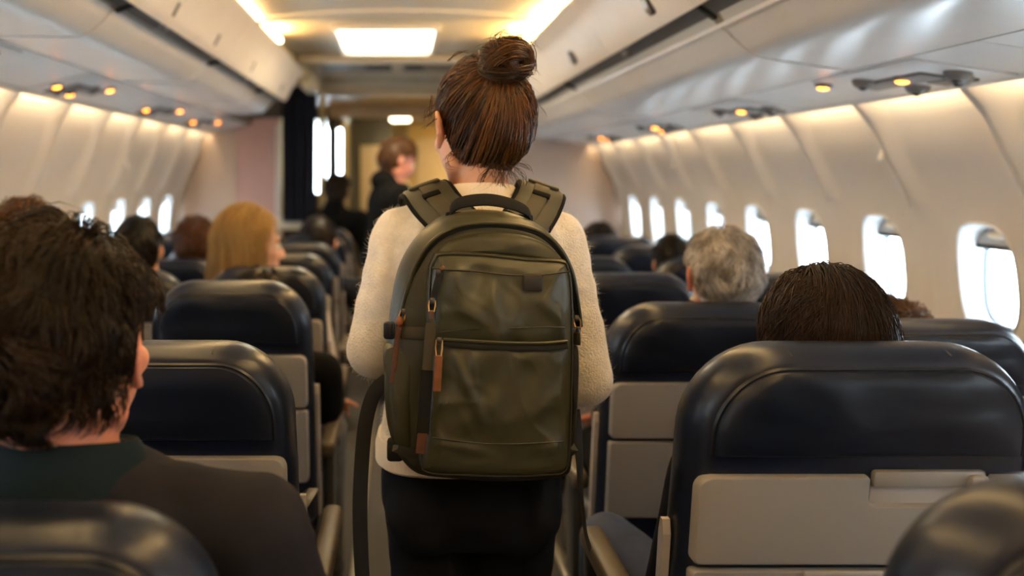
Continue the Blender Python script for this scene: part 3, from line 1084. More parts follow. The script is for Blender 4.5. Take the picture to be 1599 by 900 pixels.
    for s in (-1, 1):
        x = s * hw * .62
        parts.append(('leg', G().cap((x, .25, .33), .016, (x, .16, .02), .014, 8).me(), 'alu', []))
        parts.append(('leg', G().cap((x, .50, .33), .016, (x, .56, .02), .014, 8).me(), 'alu', []))
        parts.append(('foot_rail', G().box((x, .36, .012), (.035, .52, .022), .005).me(), 'alu', []))
    return parts


def make_seat(W, mir, loc):
    root = empty('aircraft_seat', loc)
    for nm, me, m, subs in seat_parts(W, mir):
        o = link(nm, me, M[m], root)
        for n2, me2, m2 in subs:
            link(n2, me2, M[m2], o)
    return root


SEAT_GROUP = 'navy leather seats in rows'
protoR = make_seat(.49, 1, (0, -50, 0))
protoL = make_seat(.44, -1, (0, -50, 0))
# rows: (Y of the rear face at the top, aisle edge X, top height)
ROWS_R = [(.72, .445, 1.125), (1.26, .420, 1.147), (2.0, .478, 1.100), (2.76, .49, 1.085), (3.5, .49, 1.07), (4.25, .49, 1.055), (5.0, .49, 1.05), (5.75, .49, 1.04)]
ROWS_L = [(.84, -.180, 1.055), (1.42, -.172, 1.118), (2.2, -.222, 1.128), (2.96, -.250, 1.085), (3.7, -.280, 1.065), (4.45, -.300, 1.055), (5.2, -.315, 1.045), (5.95, -.32, 1.04)]
ORD2 = ['nearest', 'second', 'third', 'fourth', 'fifth', 'sixth', 'seventh', 'eighth']
COLN = ['aisle', 'middle', 'window']
first = {1: True, -1: True}


def place_seat(sd, y, x, top, label, sx=1):
    if first[sd]:
        r = protoR if sd == 1 else protoL
        first[sd] = False
        r.location = (x, y, 0)
    else:
        r = dup(protoR if sd == 1 else protoL, (x, y, 0))
    tag(r, label, 'seat', SEAT_GROUP)
    r.scale = (sx, 1, top / 1.10)
    return r


for i, (y, xe, top) in enumerate(ROWS_R):
    for j in range(2):
        if i == 0 and j == 1:
            continue
        t = top
        if i == 2 and j == 1:
            t = 1.06
        place_seat(1, y, xe + .245 * (1.12 if i == 1 else 1) + (.60 if i == 1 else .54) * j, t, 'navy leather %s seat, %s row from the camera on the seat-pair side of the aisle' % ('aisle' if j == 0 else 'window', ORD2[i]), 1.12 if i == 1 and j == 0 else 1)
for i, (y, xe, top) in enumerate(ROWS_L):
    for j in range(3):
        if i == 0 and j > 0:
            continue
        place_seat(-1, y, xe - .22 - .487 * j, top - (.0 if j == 0 else .012 * (1 + (i + j) % 2)), 'navy leather %s seat, %s row from the camera on the three-abreast side' % (COLN[j], ORD2[i]))

# ================================================================== PEOPLE
def rot_head(yaw, pitch=0.0, roll=0.0):
    return (Matrix.Rotation(yaw, 3, 'Z') @ Matrix.Rotation(pitch, 3, 'X') @ Matrix.Rotation(roll, 3, 'Y'))


def head_pieces(g, H, R, s, fine=True):
    H = Vector(H)

    def L(x, y, z):
        return H + R @ (Vector((x, y, z)) * s)

    def ell(c, r, Q=None):
        g.ell(L(*c), [q * s for q in r], R=(R @ Q) if Q else R, nu=24, nv=16)
    ell((0, -.012, .035), (.076, .096, .086))
    ell((0, .028, -.030), (.064, .066, .080))
    ell((0, .012, -.055), (.060, .060, .050))
    ell((0, .058, -.092), (.030, .026, .022))
    ell((0, .080, .026), (.052, .016, .013))
    for q in (-1, 1):
        ell((q * .042, .062, -.022), (.022, .022, .020))
        g.cap(L(q * .058, .0, -.065), .018 * s, L(q * .022, .055, -.094), .016 * s)
    g.cap(L(0, .088, .012), .008 * s, L(0, .108, -.026), .0125 * s)
    ell((-.011, .098, -.030), (.009, .010, .007))
    ell((.011, .098, -.030), (.009, .010, .007))
    ell((0, .086, -.056), (.024, .011, .006))
    ell((0, .084, -.067), (.021, .012, .007))
    if fine:
        for q in (-1, 1):
            # ear: rim, bowl and lobe, standing off the head and open to the front
            def E(a, b, c=0.0):
                return L(q * (.074 + .010 + .018 * (-(a - .012) / .03) + c), -.006 + a, -.002 + b)
            rim = [(.012, -.006), (.010, .014), (.004, .027), (-.008, .032), (-.018, .024), (-.021, .008), (-.018, -.008), (-.010, -.020), (-.002, -.030), (.007, -.026)]
            rr = [.0050, .0050, .0050, .0052, .0052, .0052, .0050, .0055, .0072, .0060]
            for i in range(len(rim) - 1):
                g.cap(E(*rim[i]), rr[i] * s, E(*rim[i + 1]), rr[i + 1] * s, n=10, h=3)
            g.cap(E(.004, .014, -.006), .0075 * s, E(-.002, -.016, -.006), .0085 * s, n=10, h=3)
            g.cap(E(-.008, .016, -.004), .0065 * s, E(-.010, -.004, -.004), .0065 * s, n=10, h=3)
    else:
        for q in (-1, 1):
            ell((q * .083, -.012, -.002), (.010, .018, .032), Matrix.Rotation(q * -.45, 3, 'Z'))
    return L


def eyes(parent, H, R, s, o):
    for q in (-1, 1):
        c = Vector(H) + R @ (Vector((q * .031, .0795, .004)) * s)
        e = link('eye', shift(G().ell(c, [.0125 * s] * 3, nu=14, nv=10).me(), o), M['eye'], parent)
        link('iris', shift(G().ell(c + R @ Vector((0, .0088 * s, 0)), [.006 * s, .005 * s, .006 * s], R=R, nu=12, nv=8).me(), o), M['iris'], e)
        b = G().tube([Vector(H) + R @ (Vector((q * x, y, z)) * s) for x, y, z in ((.014, .095, .026), (.030, .094, .031), (.048, .082, .027))], [.0035 * s, .004 * s, .002 * s], 6)
        link('eyebrow', shift(b.me(), o), M['h_black'], parent)


def hand_pieces(g, W, d, nrm, side, s=1.0, curl=.45):
    """palm, four unequal fingers and a thumb; d = direction of the fingers, nrm = back of the hand, side=+1/-1 thumb side"""
    W, d, nrm = Vector(W), Vector(d).normalized(), Vector(nrm)
    nrm = (nrm - d * nrm.dot(d)).normalized()
    ac = d.cross(nrm) * side
    Rm = Matrix((ac, d, nrm)).transposed()
    g.ell(W + d * .05 * s, (.041 * s, .054 * s, .0155 * s), R=Rm, nu=16, nv=10)
    for i, L in enumerate((.070, .078, .073, .057)):
        off = (.030 - .020 * i) * s
        p = W + d * .088 * s + ac * off
        dr = (d + ac * (.10 - .07 * i)).normalized()
        r = .0088 * s
        for k, f in enumerate((.45, .30, .25)):
            ang = curl * (k + .6)
            dd = (dr * math.cos(ang) - nrm * math.sin(ang)).normalized()
            q = p + dd * L * f * s
            g.cap(p, r, q, r * .92, n=10, h=3)
            p, r = q, r * .92
    p = W + d * .026 * s + ac * .030 * s
    for L, a, c in ((.040, .75, .25), (.030, .45, .5)):
        dd = (d * math.cos(a) + ac * math.sin(a) - nrm * c * .6).normalized()
        q = p + dd * L * s
        g.cap(p, .0115 * s, q, .0095 * s, n=10, h=3)
        p = q


def strand_mesh(name, S, rad, tone, cap=None):
    """S (n,m,3) polylines as tapered three-sided strands, tone per strand; cap = (verts, faces, tone) under-layer"""
    S = np.asarray(S, dtype=np.float64)
    n, m, _ = S.shape
    T = np.gradient(S, axis=1)
    T /= np.linalg.norm(T, axis=2, keepdims=True) + 1e-9
    ref = np.tile(RNG.normal(size=(n, 1, 3)), (1, m, 1))
    U = np.cross(T, ref)
    U /= np.linalg.norm(U, axis=2, keepdims=True) + 1e-9
    Wv = np.cross(T, U)
    rad = np.asarray(rad).reshape(-1, 1) * np.ones((n, 1))
    tp = np.interp(np.linspace(0, 1, m), [0, .08, .6, 1], [.7, 1, .85, .15])
    r = (rad * tp)[:, :, None]
    ring = [S + (U * math.cos(a) + Wv * math.sin(a)) * r for a in (0, 2 * PI / 3, 4 * PI / 3)]
    V = np.stack(ring, axis=2)             # n,m,3,3
    idx = np.arange(n * m * 3).reshape(n, m, 3)
    F = []
    for k in range(3):
        k2 = (k + 1) % 3
        F.append(np.stack([idx[:, :-1, k], idx[:, :-1, k2], idx[:, 1:, k2], idx[:, 1:, k]], axis=-1).reshape(-1, 4))
    F = np.concatenate(F)
    V = V.reshape(-1, 3)
    tn = np.repeat(np.asarray(tone), m * 3)
    if cap is not None:
        cv, cf, ct = cap
        F = np.concatenate([F, np.asarray(cf) + len(V)])
        V = np.concatenate([V, np.asarray(cv)])
        tn = np.concatenate([tn, np.full(len(cv), ct)])
    return mk_np(name, V, F, attr=tn)


SCALP_C = np.array([0, -.013, .022])
SCALP_R = np.array([.0790, .0975, .1040])


def in_hair(d, nape=-.075, front=.30, cover=0):
    """d unit directions on the scalp ellipsoid (head space) -> bool where hair grows"""
    p = SCALP_C + d * SCALP_R
    x, y, z = p[:, 0], p[:, 1], p[:, 2]
    low = np.where(y < -.012, nape + np.clip((y + .10) * .25, 0, .02), np.where(y < .028, .004, .028))
    if cover:
        low = np.where(y < -.012, nape + .42 * np.abs(x - .012 * cover) ** 1.0, low)
        low = np.where((y >= -.012) & (y < .045) & (x * cover > .03), -.062, low)
    hairline = y > .050
    ok = z > low
    ok &= ~((y > .018) & (z < .052 + .0 * x) & (np.abs(x) > .02)) | (y < .03) & (z > .03)
    if cover:
        ok |= (x * cover > .045) & (y < .045) & (z > low)
    ok &= ~(hairline & (z < front * .27))
    return ok


def sample_dirs(n, **kw):
    out = np.zeros((0, 3))
    while len(out) < n:
        d = RNG.normal(size=(n * 2, 3))
        d /= np.linalg.norm(d, axis=1, keepdims=True)
        out = np.concatenate([out, d[in_hair(d, **kw)]])
    return out[:n]


def scalp_cap(H, R, s, lift=.004, nape=-.07, tone=0.0, front=.30, cover=0):
    nu, nv = 40, 26
    vs, fs = [], []
    for j in range(nv + 1):
        t = PI * j / nv
        for i in range(nu):
            a = 2 * PI * i / nu
            vs.append((math.sin(t) * math.cos(a), math.sin(t) * math.sin(a), math.cos(t)))
    d = np.array(vs)
    ok = in_hair(d, nape=nape, front=front, cover=cover)
    for j in range(nv):
        for i in range(nu):
            q = (j * nu + i, j * nu + (i + 1) % nu, (j + 1) * nu + (i + 1) % nu, (j + 1) * nu + i)
            if sum(ok[k] for k in q) >= 3:
                fs.append(q)
    loc = SCALP_C + d * (SCALP_R + lift)
    W = np.array(H) + (loc * s) @ np.array(R).T
    return W, np.array(fs), tone


def nz(p, f, seed=0.0):
    return np.array([mnoise.noise_vector(Vector((a[0] * f + seed, a[1] * f - seed, a[2] * f + seed * .7))) for a in p])


def hair_short(H, R, s, n=1500, length=.05, lift=.012, m=6, rad=.0011, nape=-.075, messy=.5, crown=(.012, -.07, .10), curl=0.0, front=.30, gravity=.55, grow=1.0, seed=1.0, lock=26):
    d = sample_dirs(n, nape=nape, front=front)
    root = SCALP_C + d * SCALP_R
    cr = np.array(crown)
    dirn = root - cr
    dirn /= np.linalg.norm(dirn, axis=1, keepdims=True) + 1e-9
    noi = nz(root, lock, seed)
    noi2 = nz(root, lock * 3.2, seed + 5)
    ln = length * (0.75 + .5 * RNG.random(n)) * (1 + .5 * noi[:, 0])
    P_ = root.copy()
    S = [P_.copy()]
    vel = dirn + messy * (noi * 1.1 + noi2 * .5)
    bump = 1 + .9 * noi[:, 1] + .4 * noi2[:, 2]
    ph = RNG.random(n) * 6.28
    for k in range(1, m):
        t = k / (m - 1)
        vel = vel + np.array([0, 0, -gravity / m]) + RNG.normal(size=(n, 3)) * .05
        e = (P_ - SCALP_C) / SCALP_R
        nn = e / SCALP_R
        nn /= np.linalg.norm(nn, axis=1, keepdims=True)
        tang = vel - nn * np.sum(vel * nn, axis=1, keepdims=True)
        tang /= np.linalg.norm(tang, axis=1, keepdims=True) + 1e-9
        P_ = P_ + tang * (ln / (m - 1))[:, None]
        e = (P_ - SCALP_C) / SCALP_R
        rr = np.linalg.norm(e, axis=1, keepdims=True)
        base = SCALP_C + e / rr * SCALP_R
        h = lift * grow * math.sin(min(1, t * 1.2) * PI * .62) * np.clip(bump, .15, 2.2)
        Q = base + nn * h[:, None]
        if curl:
            sd = np.cross(nn, tang)
            Q = Q + (sd * np.cos(ph + t * 9)[:, None] + nn * np.sin(ph + t * 9)[:, None]) * curl
        S.append(Q)
    S = np.stack(S, axis=1)
    tone = np.clip(.35 + .50 * noi[:, 2] + .30 * RNG.random(n) - .12, 0, 1)
    # keep the ears clear
    ear = (np.abs(S[:, :, 0]) > .055) & (S[:, :, 1] > -.027) & (S[:, :, 1] < .062) & (S[:, :, 2] < .026)
    keep = ~ear.any(axis=1)
    S, tone = S[keep], tone[keep]
    W = np.array(H) + (S * s) @ np.array(R).T
    return W, np.full(len(S), rad * s), tone


def put_hair(name, W, rad, tone, cap, m, parent, o, label=None):
    me = strand_mesh(name, W, rad, tone, cap)
    shift(me, o)
    ob = link(name, me, M[m], parent)
    return ob


def fabric_fn(amp=.004, f=9.0, seed=0.0, zs=.45):
    """soft folds pushed along the normals"""
    def fn(co, nr):
        k = np.array([mnoise.noise(Vector((c[0] * f + seed, c[1] * f, c[2] * f * zs))) + .5 * mnoise.noise(Vector((c[0] * f * 2.3, c[1] * f * 2.3 + seed, c[2] * f * 1.2))) for c in co])
        return co + nr * (k * amp)[:, None]
    return fn


def seated(H, hx, hy, label, skin='skin', top='navy_cloth', pants='jeans_black', yaw=0.0, pitch=0.0, s=1.0, sh=.19, lean=None, voxel=.011, hipz=.52, collar=None,
           knees=None, shl=None, name='person', neckr=.055, group=None, fine=False, elbows=None, wrists=None):
    """a passenger in a seat: H = head centre at ear level, hips at (hx, hy)"""
    H = Vector(H)
    R = rot_head(yaw, pitch)
    o = Vector((hx, hy, 0.0))
    root = empty(name, o, label, 'person', group)
    N = H + Vector((0, .022, -.150)) * s if lean is None else Vector(lean)
    hip = Vector((hx, hy + .14, hipz))
    shl = shl or [N + Vector((q * sh * s, .0, -.085 * s)) for q in (-1, 1)]
    el = elbows or [N + Vector((q * (sh + .055) * s, .06, -.36 * s)) for q in (-1, 1)]
    wr = wrists or [hip + Vector((q * .10, .32, .13)) for q in (-1, 1)]
    kn = knees or [hip + Vector((q * .11, .36, .03)) for q in (-1, 1)]
    an = [Vector((k.x, k.y + .06, .10)) for k in kn]
    g = G()
    head_pieces(g, H, R, s, fine)
    hb = H + R @ (Vector((0, -.02, -.05)) * s)
    g.cap(N + Vector((0, 0, -.05)), neckr * 1.10 * s, hb, neckr * s, n=18)
    ax = N - hip

    def torso(gg, a):
        secs = []
        for t, w, d in ((-.10, .155, .115), (0, .165, .125), (.25, .150, .115), (.5, .158, .112), (.74, .178, .112), (.88, .165, .098), (.96, .115, .075), (1.02, .070, .060)):
            c = hip + ax * t
            secs.append((c.x, c.y, c.z, w * s + a, d * s + a))
        gg.loft(secs)
        for i in (0, 1):
            gg.cap(N + Vector((0, 0, -.05 * s)), .050 * s + a, shl[i], .060 * s + a)

    def arms(gg, a, hands):
        for i in (0, 1):
            gg.cap(shl[i], .058 * s + a, el[i], .044 * s + a)
            gg.cap(el[i], .044 * s + a, wr[i], .029 * s + a)
            if hands:
                hand_pieces(gg, wr[i], (wr[i] - el[i]) + Vector((0, .05, -.08)), Vector((0, .2, 1)), 1 if i == 1 else -1, s)

    def legs(gg, a):
        gg.ell(hip + Vector((0, .02, 0)), (.175 * s + a, .14 * s + a, .105 * s + a))
        for i in (0, 1):
            h = hip + Vector(((-1, 1)[i] * .09, .05, 0))
            gg.cap(h, .083 * s + a, kn[i], .060 * s + a)
            gg.cap(kn[i], .058 * s + a, an[i], .040 * s + a)
    torso(g, -.012)
    arms(g, -.004, True)
    legs(g, -.010)
    link('body', shift(remesh(g, voxel if not fine else .006, 3), o), M[skin], root)
    if fine:
        eyes(root, H, R, s, o)
    g = G()
    torso(g, .006)
    arms(g, .009, False)
    link('top', shift(remesh(g, voxel * 1.1 if not fine else .008, 5, fn=fabric_fn(.004, 9, hx * 7)), o), M[top], root)
    g = G()
    legs(g, .004)
    link('trousers', shift(remesh(g, .014, 4, fn=fabric_fn(.004, 9, hy * 5)), o), M[pants], root)
    for i in (0, 1):
        link('shoe', shift(G().ell(an[i] + Vector((0, .07, -.055)), (.045, .13, .045)).me(), o), M['shoe'], root)
    if collar:
        pts = []
        for k in range(24):
            a = 2 * PI * k / 24
            pts.append(N + Vector((.066 * s * math.cos(a), .060 * s * math.sin(a) + .004, .010 * s - .018 * math.sin(a))))
        R2 = []
        for p in pts:
            dr = (p - N)
            dr.z = 0
            dr.normalize()
            R2.append([p + dr * .012 + Vector((0, 0, -.03)), p + dr * .008 + Vector((0, 0, .012)), p + dr * .002 + Vector((0, 0, .014)), p + Vector((0, 0, -.03))])
        link('collar', shift(G().rings(R2, closed=True).me(), o), M[collar], root)
    return root, R, o


# ------------------------------------------------------------------ the standing woman
WY = 1.70
wo = Vector((.15, WY, 0))
woman = empty('person', wo, 'woman standing in the aisle with a high auburn bun, oatmeal sweater and black jeans', 'person')
WH = Vector((.156, WY, 1.490))
WR = rot_head(math.radians(25), math.radians(-4))
WS = 1.04
g = G()
head_pieces(g, WH, WR, WS, True)
g.cap((.154, 1.676, 1.31), .052, WH + WR @ Vector((0, -.020, -.05)), .0465, n=20)
SHL = [Vector((.006, 1.70, 1.276)), Vector((.300, 1.70, 1.270))]
ELB = [Vector((-.048, 1.66, 1.065)), Vector((.352, 1.66, 1.012))]
WRI = [Vector((.035, 1.87, 1.16)), Vector((.272, 1.87, 1.13))]


def w_torso(gg, a):
    gg.loft([(.140, 1.70, .885, .168 + a, .118 + a), (.142, 1.70, .945, .160 + a, .112 + a), (.146, 1.70, 1.03, .152 + a, .104 + a), (.150, 1.70, 1.13, .162 + a, .106 + a),
             (.152, 1.70, 1.23, .176 + a, .106 + a), (.153, 1.695, 1.290, .166 + a, .096 + a), (.153, 1.69, 1.330, .118 + a, .078 + a), (.153, 1.685, 1.366, .066 + a, .062 + a)])
    gg.cap((.10, 1.69, 1.318), .044 + a, SHL[0], .048 + a)
    gg.cap((.21, 1.69, 1.318), .044 + a, SHL[1], .048 + a)


def w_arms(gg, a, hands):
    for i in (0, 1):
        gg.cap(SHL[i], .049 + a, ELB[i], .040 + a)
        gg.cap(ELB[i], .040 + a, WRI[i], .026 + a)
        if hands:
            hand_pieces(gg, WRI[i], (Vector((.055, 1.90, 1.30)) if i == 0 else Vector((.262, 1.90, 1.28))) - WRI[i], Vector((-1 if i == 0 else 1, .5, 0)), -1 if i == 0 else 1, .92, curl=.95)


LEGS = [(Vector((.058, 1.70, .80)), Vector((.062, 1.72, .47)), Vector((.060, 1.69, .09))), (Vector((.220, 1.70, .80)), Vector((.222, 1.74, .47)), Vector((.222, 1.73, .09)))]


def w_legs(gg, a):
    gg.loft([(.138, 1.70, .70, .150 + a, .100 + a), (.138, 1.695, .76, .166 + a, .118 + a), (.139, 1.695, .82, .168 + a, .116 + a), (.141, 1.70, .90, .150 + a, .105 + a), (.144, 1.70, .96, .140 + a, .098 + a)])
    for i, (h, k, f) in enumerate(LEGS):
        gg.ell(h + Vector((0, -.045, -.035)), (.082 + a, .078 + a, .085 + a))
        gg.cap(h + Vector((0, 0, -.06)), .083 + a, k, .054 + a, n=20)
        gg.cap(k, .054 + a, f, .036 + a, n=20)


w_torso(g, -.004)
w_arms(g, 0, True)
w_legs(g, -.004)
link('body', shift(remesh(g, .0055, 4), wo), M['skin_pale'], woman)
eyes(woman, WH, WR, WS, wo)


def sweater_folds(co, nr):
    out = co.copy()
    for i in range(len(co)):
        x, y, z = co[i]
        n = nr[i]
        # folds fanning from the armpits over the upper arms and shoulder blades
        f = 0.0
        for q, sx in ((0, -.018), (1, .322)):
            dx, dz = x - (sx + (.05 if q == 0 else -.05)), z - 1.20
            r = math.hypot(dx, dz)
            th = math.atan2(dz, abs(dx) + .02)
            w = math.exp(-((r - .11) / .10) ** 2)
            f += w * math.sin(th * 14 + x * 8) * .0011
        # bunching at the elbows
        for E in ELB:
            r = (Vector((x, y, z)) - E).length
            f += math.exp(-(r / .09) ** 2) * math.sin((z - E.z) * 70 + x * 30 + y * 40) * .0008
        if z < .96:
            f += .004 * math.sin(x * 46 + y * 25) * (1 - (z - .88) / .08)
        f += mnoise.noise(Vector((x * 13, y * 13, z * 5))) * .0014 + mnoise.noise(Vector((x * 30, y * 30, z * 30))) * .0016
        out[i] = (x + n[0] * f, y + n[1] * f, z + n[2] * f)
    return out


g = G()
w_torso(g, .014)
w_arms(g, .017, False)
sw = link('sweater', shift(remesh(g, .006, 16, fn=sweater_folds), wo), M['sweater'], woman)
nv = len(sw.data.vertices)
co = np.empty(nv * 3, dtype=np.float32)
sw.data.vertices.foreach_get('co', co)
nr = np.empty(nv * 3, dtype=np.float32)
sw.data.vertices.foreach_get('normal', nr)
pick = RNG.integers(0, nv, 9000)
co, nr = co.reshape(-1, 3)[pick], nr.reshape(-1, 3)[pick]
ln = RNG.uniform(.002, .006, (9000, 1))
j1, j2 = RNG.normal(size=(9000, 3)) * .35, RNG.normal(size=(9000, 3)) * .8
fz = np.stack([co, co + (nr + j1) * ln * .5, co + (nr + j1 + j2) * ln], axis=1)
tag(link('fuzz', strand_mesh('fuzz', fz, np.full(9000, .00022), np.zeros(9000)), M['sweater'], sw), kind='stuff')
# ribbed hem and neckband
R_ = []
N_ = 150
for (z, a) in ((.846, .014), (.852, .021), (.878, .021), (.898, .016), (.898, .008), (.852, .006)):
    ring = []
    for i in range(N_):
        t = 2 * PI * i / N_
        w = .0022 * math.sin(t * 75 / 1.0) if a > .013 else 0
        ct, st = math.cos(t), math.sin(t)
        e = 2 / 2.3
        ring.append(Vector((.140 + (.168 + a + w) * math.copysign(abs(ct) ** e, ct), 1.70 + (.118 + a + w) * math.copysign(abs(st) ** e, st), z + .035 * max(0, 0) + .004 * math.sin(t * 3))))
    R_.append(ring)
link('ribbed_hem', shift(G().rings(R_, closed=True).me(), wo), M['rib'], sw)
R_ = []
for k in range(60):
    t = 2 * PI * k / 60
    d = Vector((math.cos(t), math.sin(t), 0))
    c = Vector((.153 + .067 * math.cos(t), 1.683 + .064 * math.sin(t), 1.368 - .010 * math.sin(t)))
    R_.append([c + d * .012 + Vector((0, 0, -.020)), c + d * .010 + Vector((0, 0, .000)), c + d * .002 + Vector((0, 0, .010)), c - d * .006 + Vector((0, 0, .006)), c - d * .004 + Vector((0, 0, -.020))])
link('neckband', shift(G().rings(R_, closed=True).me(), wo), M['rib'], sw)
g = G()
w_legs(g, .008)
jn = link('jeans', shift(remesh(g, .007, 4, fn=fabric_fn(.0035, 16, 2.0, 1.6)), wo), M['jeans_black'], woman)
for q, x in ((0, .055), (1, .232)):
    pts = [Vector((x + dx, 1.70 - .128 + abs(dz) * .12, .79 + dz)) for dx, dz in ((-.05, .055), (-.045, -.05), (0, -.068), (.045, -.05), (.05, .055))]
for i, (h, k, f) in enumerate(LEGS):
    g = G().ell(f + Vector((0, .06, -.045)), (.040, .115, .042)).box(f + Vector((0, .055, -.078)), (.078, .235, .022), .010)
    link('shoe', shift(remesh(g, .007, 2), wo), M['shoe'], woman)

# hair swept up into a bun
BUN = np.array(WR.transposed() @ ((Vector((.195, 1.600, 1.614)) - WH) / WS))     # in head space
bdir = (BUN - SCALP_C) / SCALP_R
bdir /= np.linalg.norm(bdir)


def updo(n, m=9, rad=.0010):
    d = sample_dirs(n, nape=-.088, cover=1)
    ang = np.arccos(np.clip(d @ bdir, -1, 1))
    noi = nz(d, 5.5, 3.0)
    noi2 = nz(d, 15, 8.0)
    S = []
    for k in range(m):
        t = k / (m - 1) * .97
        sa = np.sin(ang) + 1e-6
        q = (np.sin((1 - t) * ang) / sa)[:, None] * d + (np.sin(t * ang) / sa)[:, None] * bdir
        side = np.cross(q, bdir)
        wob = math.sin(t * PI) * .030
        q = q + side * (noi[:, :1] * wob * 2.2 + noi2[:, :1] * wob)
        q /= np.linalg.norm(q, axis=1, keepdims=True)
        lift = .004 + .0060 * math.sin(min(1, t * 1.15) * PI) * (1 + .9 * noi[:, 1] + .6 * noi2[:, 2]) + .006 * RNG.random(n)
        S.append(SCALP_C + q * (SCALP_R + lift[:, None]))
    S = np.stack(S, axis=1)
    tone = np.clip(.34 + .75 * noi[:, 2] + .65 * noi2[:, 0] + .20 * RNG.random(n), 0, 1)  # strand tones vary widely, painting ceiling highlights into the hair colour
    return S, np.full(n, rad), tone


def bun_strands(n, m=12, rad=.0010):
    S, tone = [], []
    for i in range(n):
        lockid = i % 14
        rl = random.Random(lockid * 13 + 5)
        ax = Vector((rl.uniform(-1, 1), rl.uniform(-1, 1) - .5, rl.uniform(-1, 1))).normalized()
        u = ax.orthogonal().normalized()
        w = ax.cross(u)
        off = rl.uniform(-.45, .45) + random.gauss(0, .13)
        ph = rl.uniform(0, 6.28) + random.gauss(0, .35)
        span = rl.uniform(2.6, 4.6)
        rr = .0425 + random.gauss(0, .0040)
        pts = []
        for k in range(m):
            a = ph + span * k / (m - 1)
            c = math.sqrt(max(0.05, 1 - off * off))
            p = (u * math.cos(a) + w * math.sin(a)) * c + ax * off
            q = rr * (.94 + .09 * math.sin(a * 2 + lockid))
            pts.append(BUN + np.array((p.x * q * 1.04, p.y * q * .95, p.z * q * .98)))
        S.append(pts)
        tone.append(min(1, max(0, rl.uniform(.12, .75) + random.gauss(0, .13))))
    # stray loops standing off the bun
    return np.array(S), np.full(n, rad), np.array(tone)


def to_world(S, H, R, s):
    return np.array(H) + (S * s) @ np.array(R).T


S, r, t = updo(4200)
hr = put_hair('hair', to_world(S, WH, WR, WS), r * WS, t, scalp_cap(WH, WR, WS, .005, -.084, cover=1), 'h_auburn', woman, wo)
S, r, t = bun_strands(1700)
bv = G().ell(Vector(WH) + WR @ (Vector(BUN) * WS), (.033, .031, .032), nu=24, nv=16)
cf = np.array([f if len(f) == 4 else (f[0], f[1], f[2], f[2]) for f in bv.f if len(f) == 4])
put_hair('hair_bun', to_world(S, WH, WR, WS), r * WS, t, (np.array([tuple(p) for p in bv.v]), cf, .02), 'h_auburn', hr, wo)
# loose wisps at the nape, temple and bun
wis = []
for px, py, pts in (
    (0, 0, [(765, 262), (752, 278), (752, 296), (763, 307), (776, 300), (783, 280), (780, 262)]),
    (0, 0, [(768, 258), (757, 275), (755, 292), (768, 306)]),
    (0, 0, [(795, 256), (812, 268), (822, 285), (806, 300), (793, 306)]),
    (0, 0, [(800, 252), (822, 258), (832, 270)]),
    (0, 0, [(790, 255), (805, 275), (812, 292)]),
    (0, 0, [(716, 240), (700, 245), (698, 258), (706, 264)]),
    (0, 0, [(722, 238), (706, 238), (694, 252)]),
    (0, 0, [(680, 172), (668, 180), (658, 184)]),
    (0, 0, [(682, 184), (672, 193), (660, 200)]),
    (0, 0, [(679, 165), (670, 172), (664, 190)]),
    (0, 0, [(674, 150), (670, 170), (673, 186)]),
    (0, 0, [(772, 58), (786, 50), (800, 56)]),
    (0, 0, [(815, 70), (828, 66), (838, 72)]),
    (0, 0, [(824, 90), (836, 100), (832, 118)]),
    (0, 0, [(700, 95), (716, 84), (735, 80)]),
):
    for k in range(5):
        base = [P(x + random.gauss(0, 2.2) * (i + 1) * .6, y + random.gauss(0, 2.2), 1.605 + .01 * random.random() + .006 * i) for i, (x, y) in enumerate(pts)]
        c = catmull(base, 6)
        idx = np.linspace(0, len(c) - 1, 14).astype(int)
        wis.append([tuple(c[i]) for i in idx])
for k in range(130):
    a = random.gauss(.05, .42)
    d0 = Vector((math.sin(a) * .062, -.062 * math.cos(a) - .012, -.070 + random.uniform(-.012, .020) + abs(a) * .03))
    L_ = random.uniform(.014, .045) * (1.2 if abs(a) < .3 else .8)
    dx = random.gauss(0, .35) - a * .3
    pts = [d0, d0 + Vector((dx * .3 * L_, -.002, -L_ * .45)), d0 + Vector((dx * .9 * L_, .001 + random.uniform(-.004, .002), -L_ * .9)), d0 + Vector((dx * 1.7 * L_, random.uniform(-.008, .0), -L_ * (1.2 + random.uniform(-.3, .1))))]
    c = catmull([WH + WR @ (q * WS) for q in pts], 5)
    idx = np.linspace(0, len(c) - 1, 14).astype(int)
    wis.append([tuple(c[i]) for i in idx])
for k in range(46):
    # stray hairs standing off the crown and bun
    a = random.uniform(-1.5, 1.5)
    if k % 2:
        b = BUN + np.array((math.sin(a) * .036, -.008, math.cos(a) * .036))
        nrm_ = Vector((math.sin(a), 0, math.cos(a)))
        tg_ = Vector((math.cos(a), -.2, -math.sin(a))) * random.choice((-1, 1))
    else:
        b = SCALP_C + np.array((math.sin(a) * .082, -.02 + random.uniform(-.03, .03), math.cos(a) * .106))
        nrm_ = Vector((math.sin(a), 0, math.cos(a)))
        tg_ = Vector((math.cos(a), -.5, -math.sin(a)))
    b = Vector(b)
    L_ = random.uniform(.02, .05)
    h_ = random.uniform(.003, .011)
    pts = [b, b + tg_ * L_ * .35 + nrm_ * h_, b + tg_ * L_ * .7 + nrm_ * h_ * 1.3, b + tg_ * L_ + nrm_ * h_ * random.uniform(.3, 1.8)]
    c = catmull([WH + WR @ (q * WS) for q in pts], 5)
    idx = np.linspace(0, len(c) - 1, 14).astype(int)
    wis.append([tuple(c[i]) for i in idx])
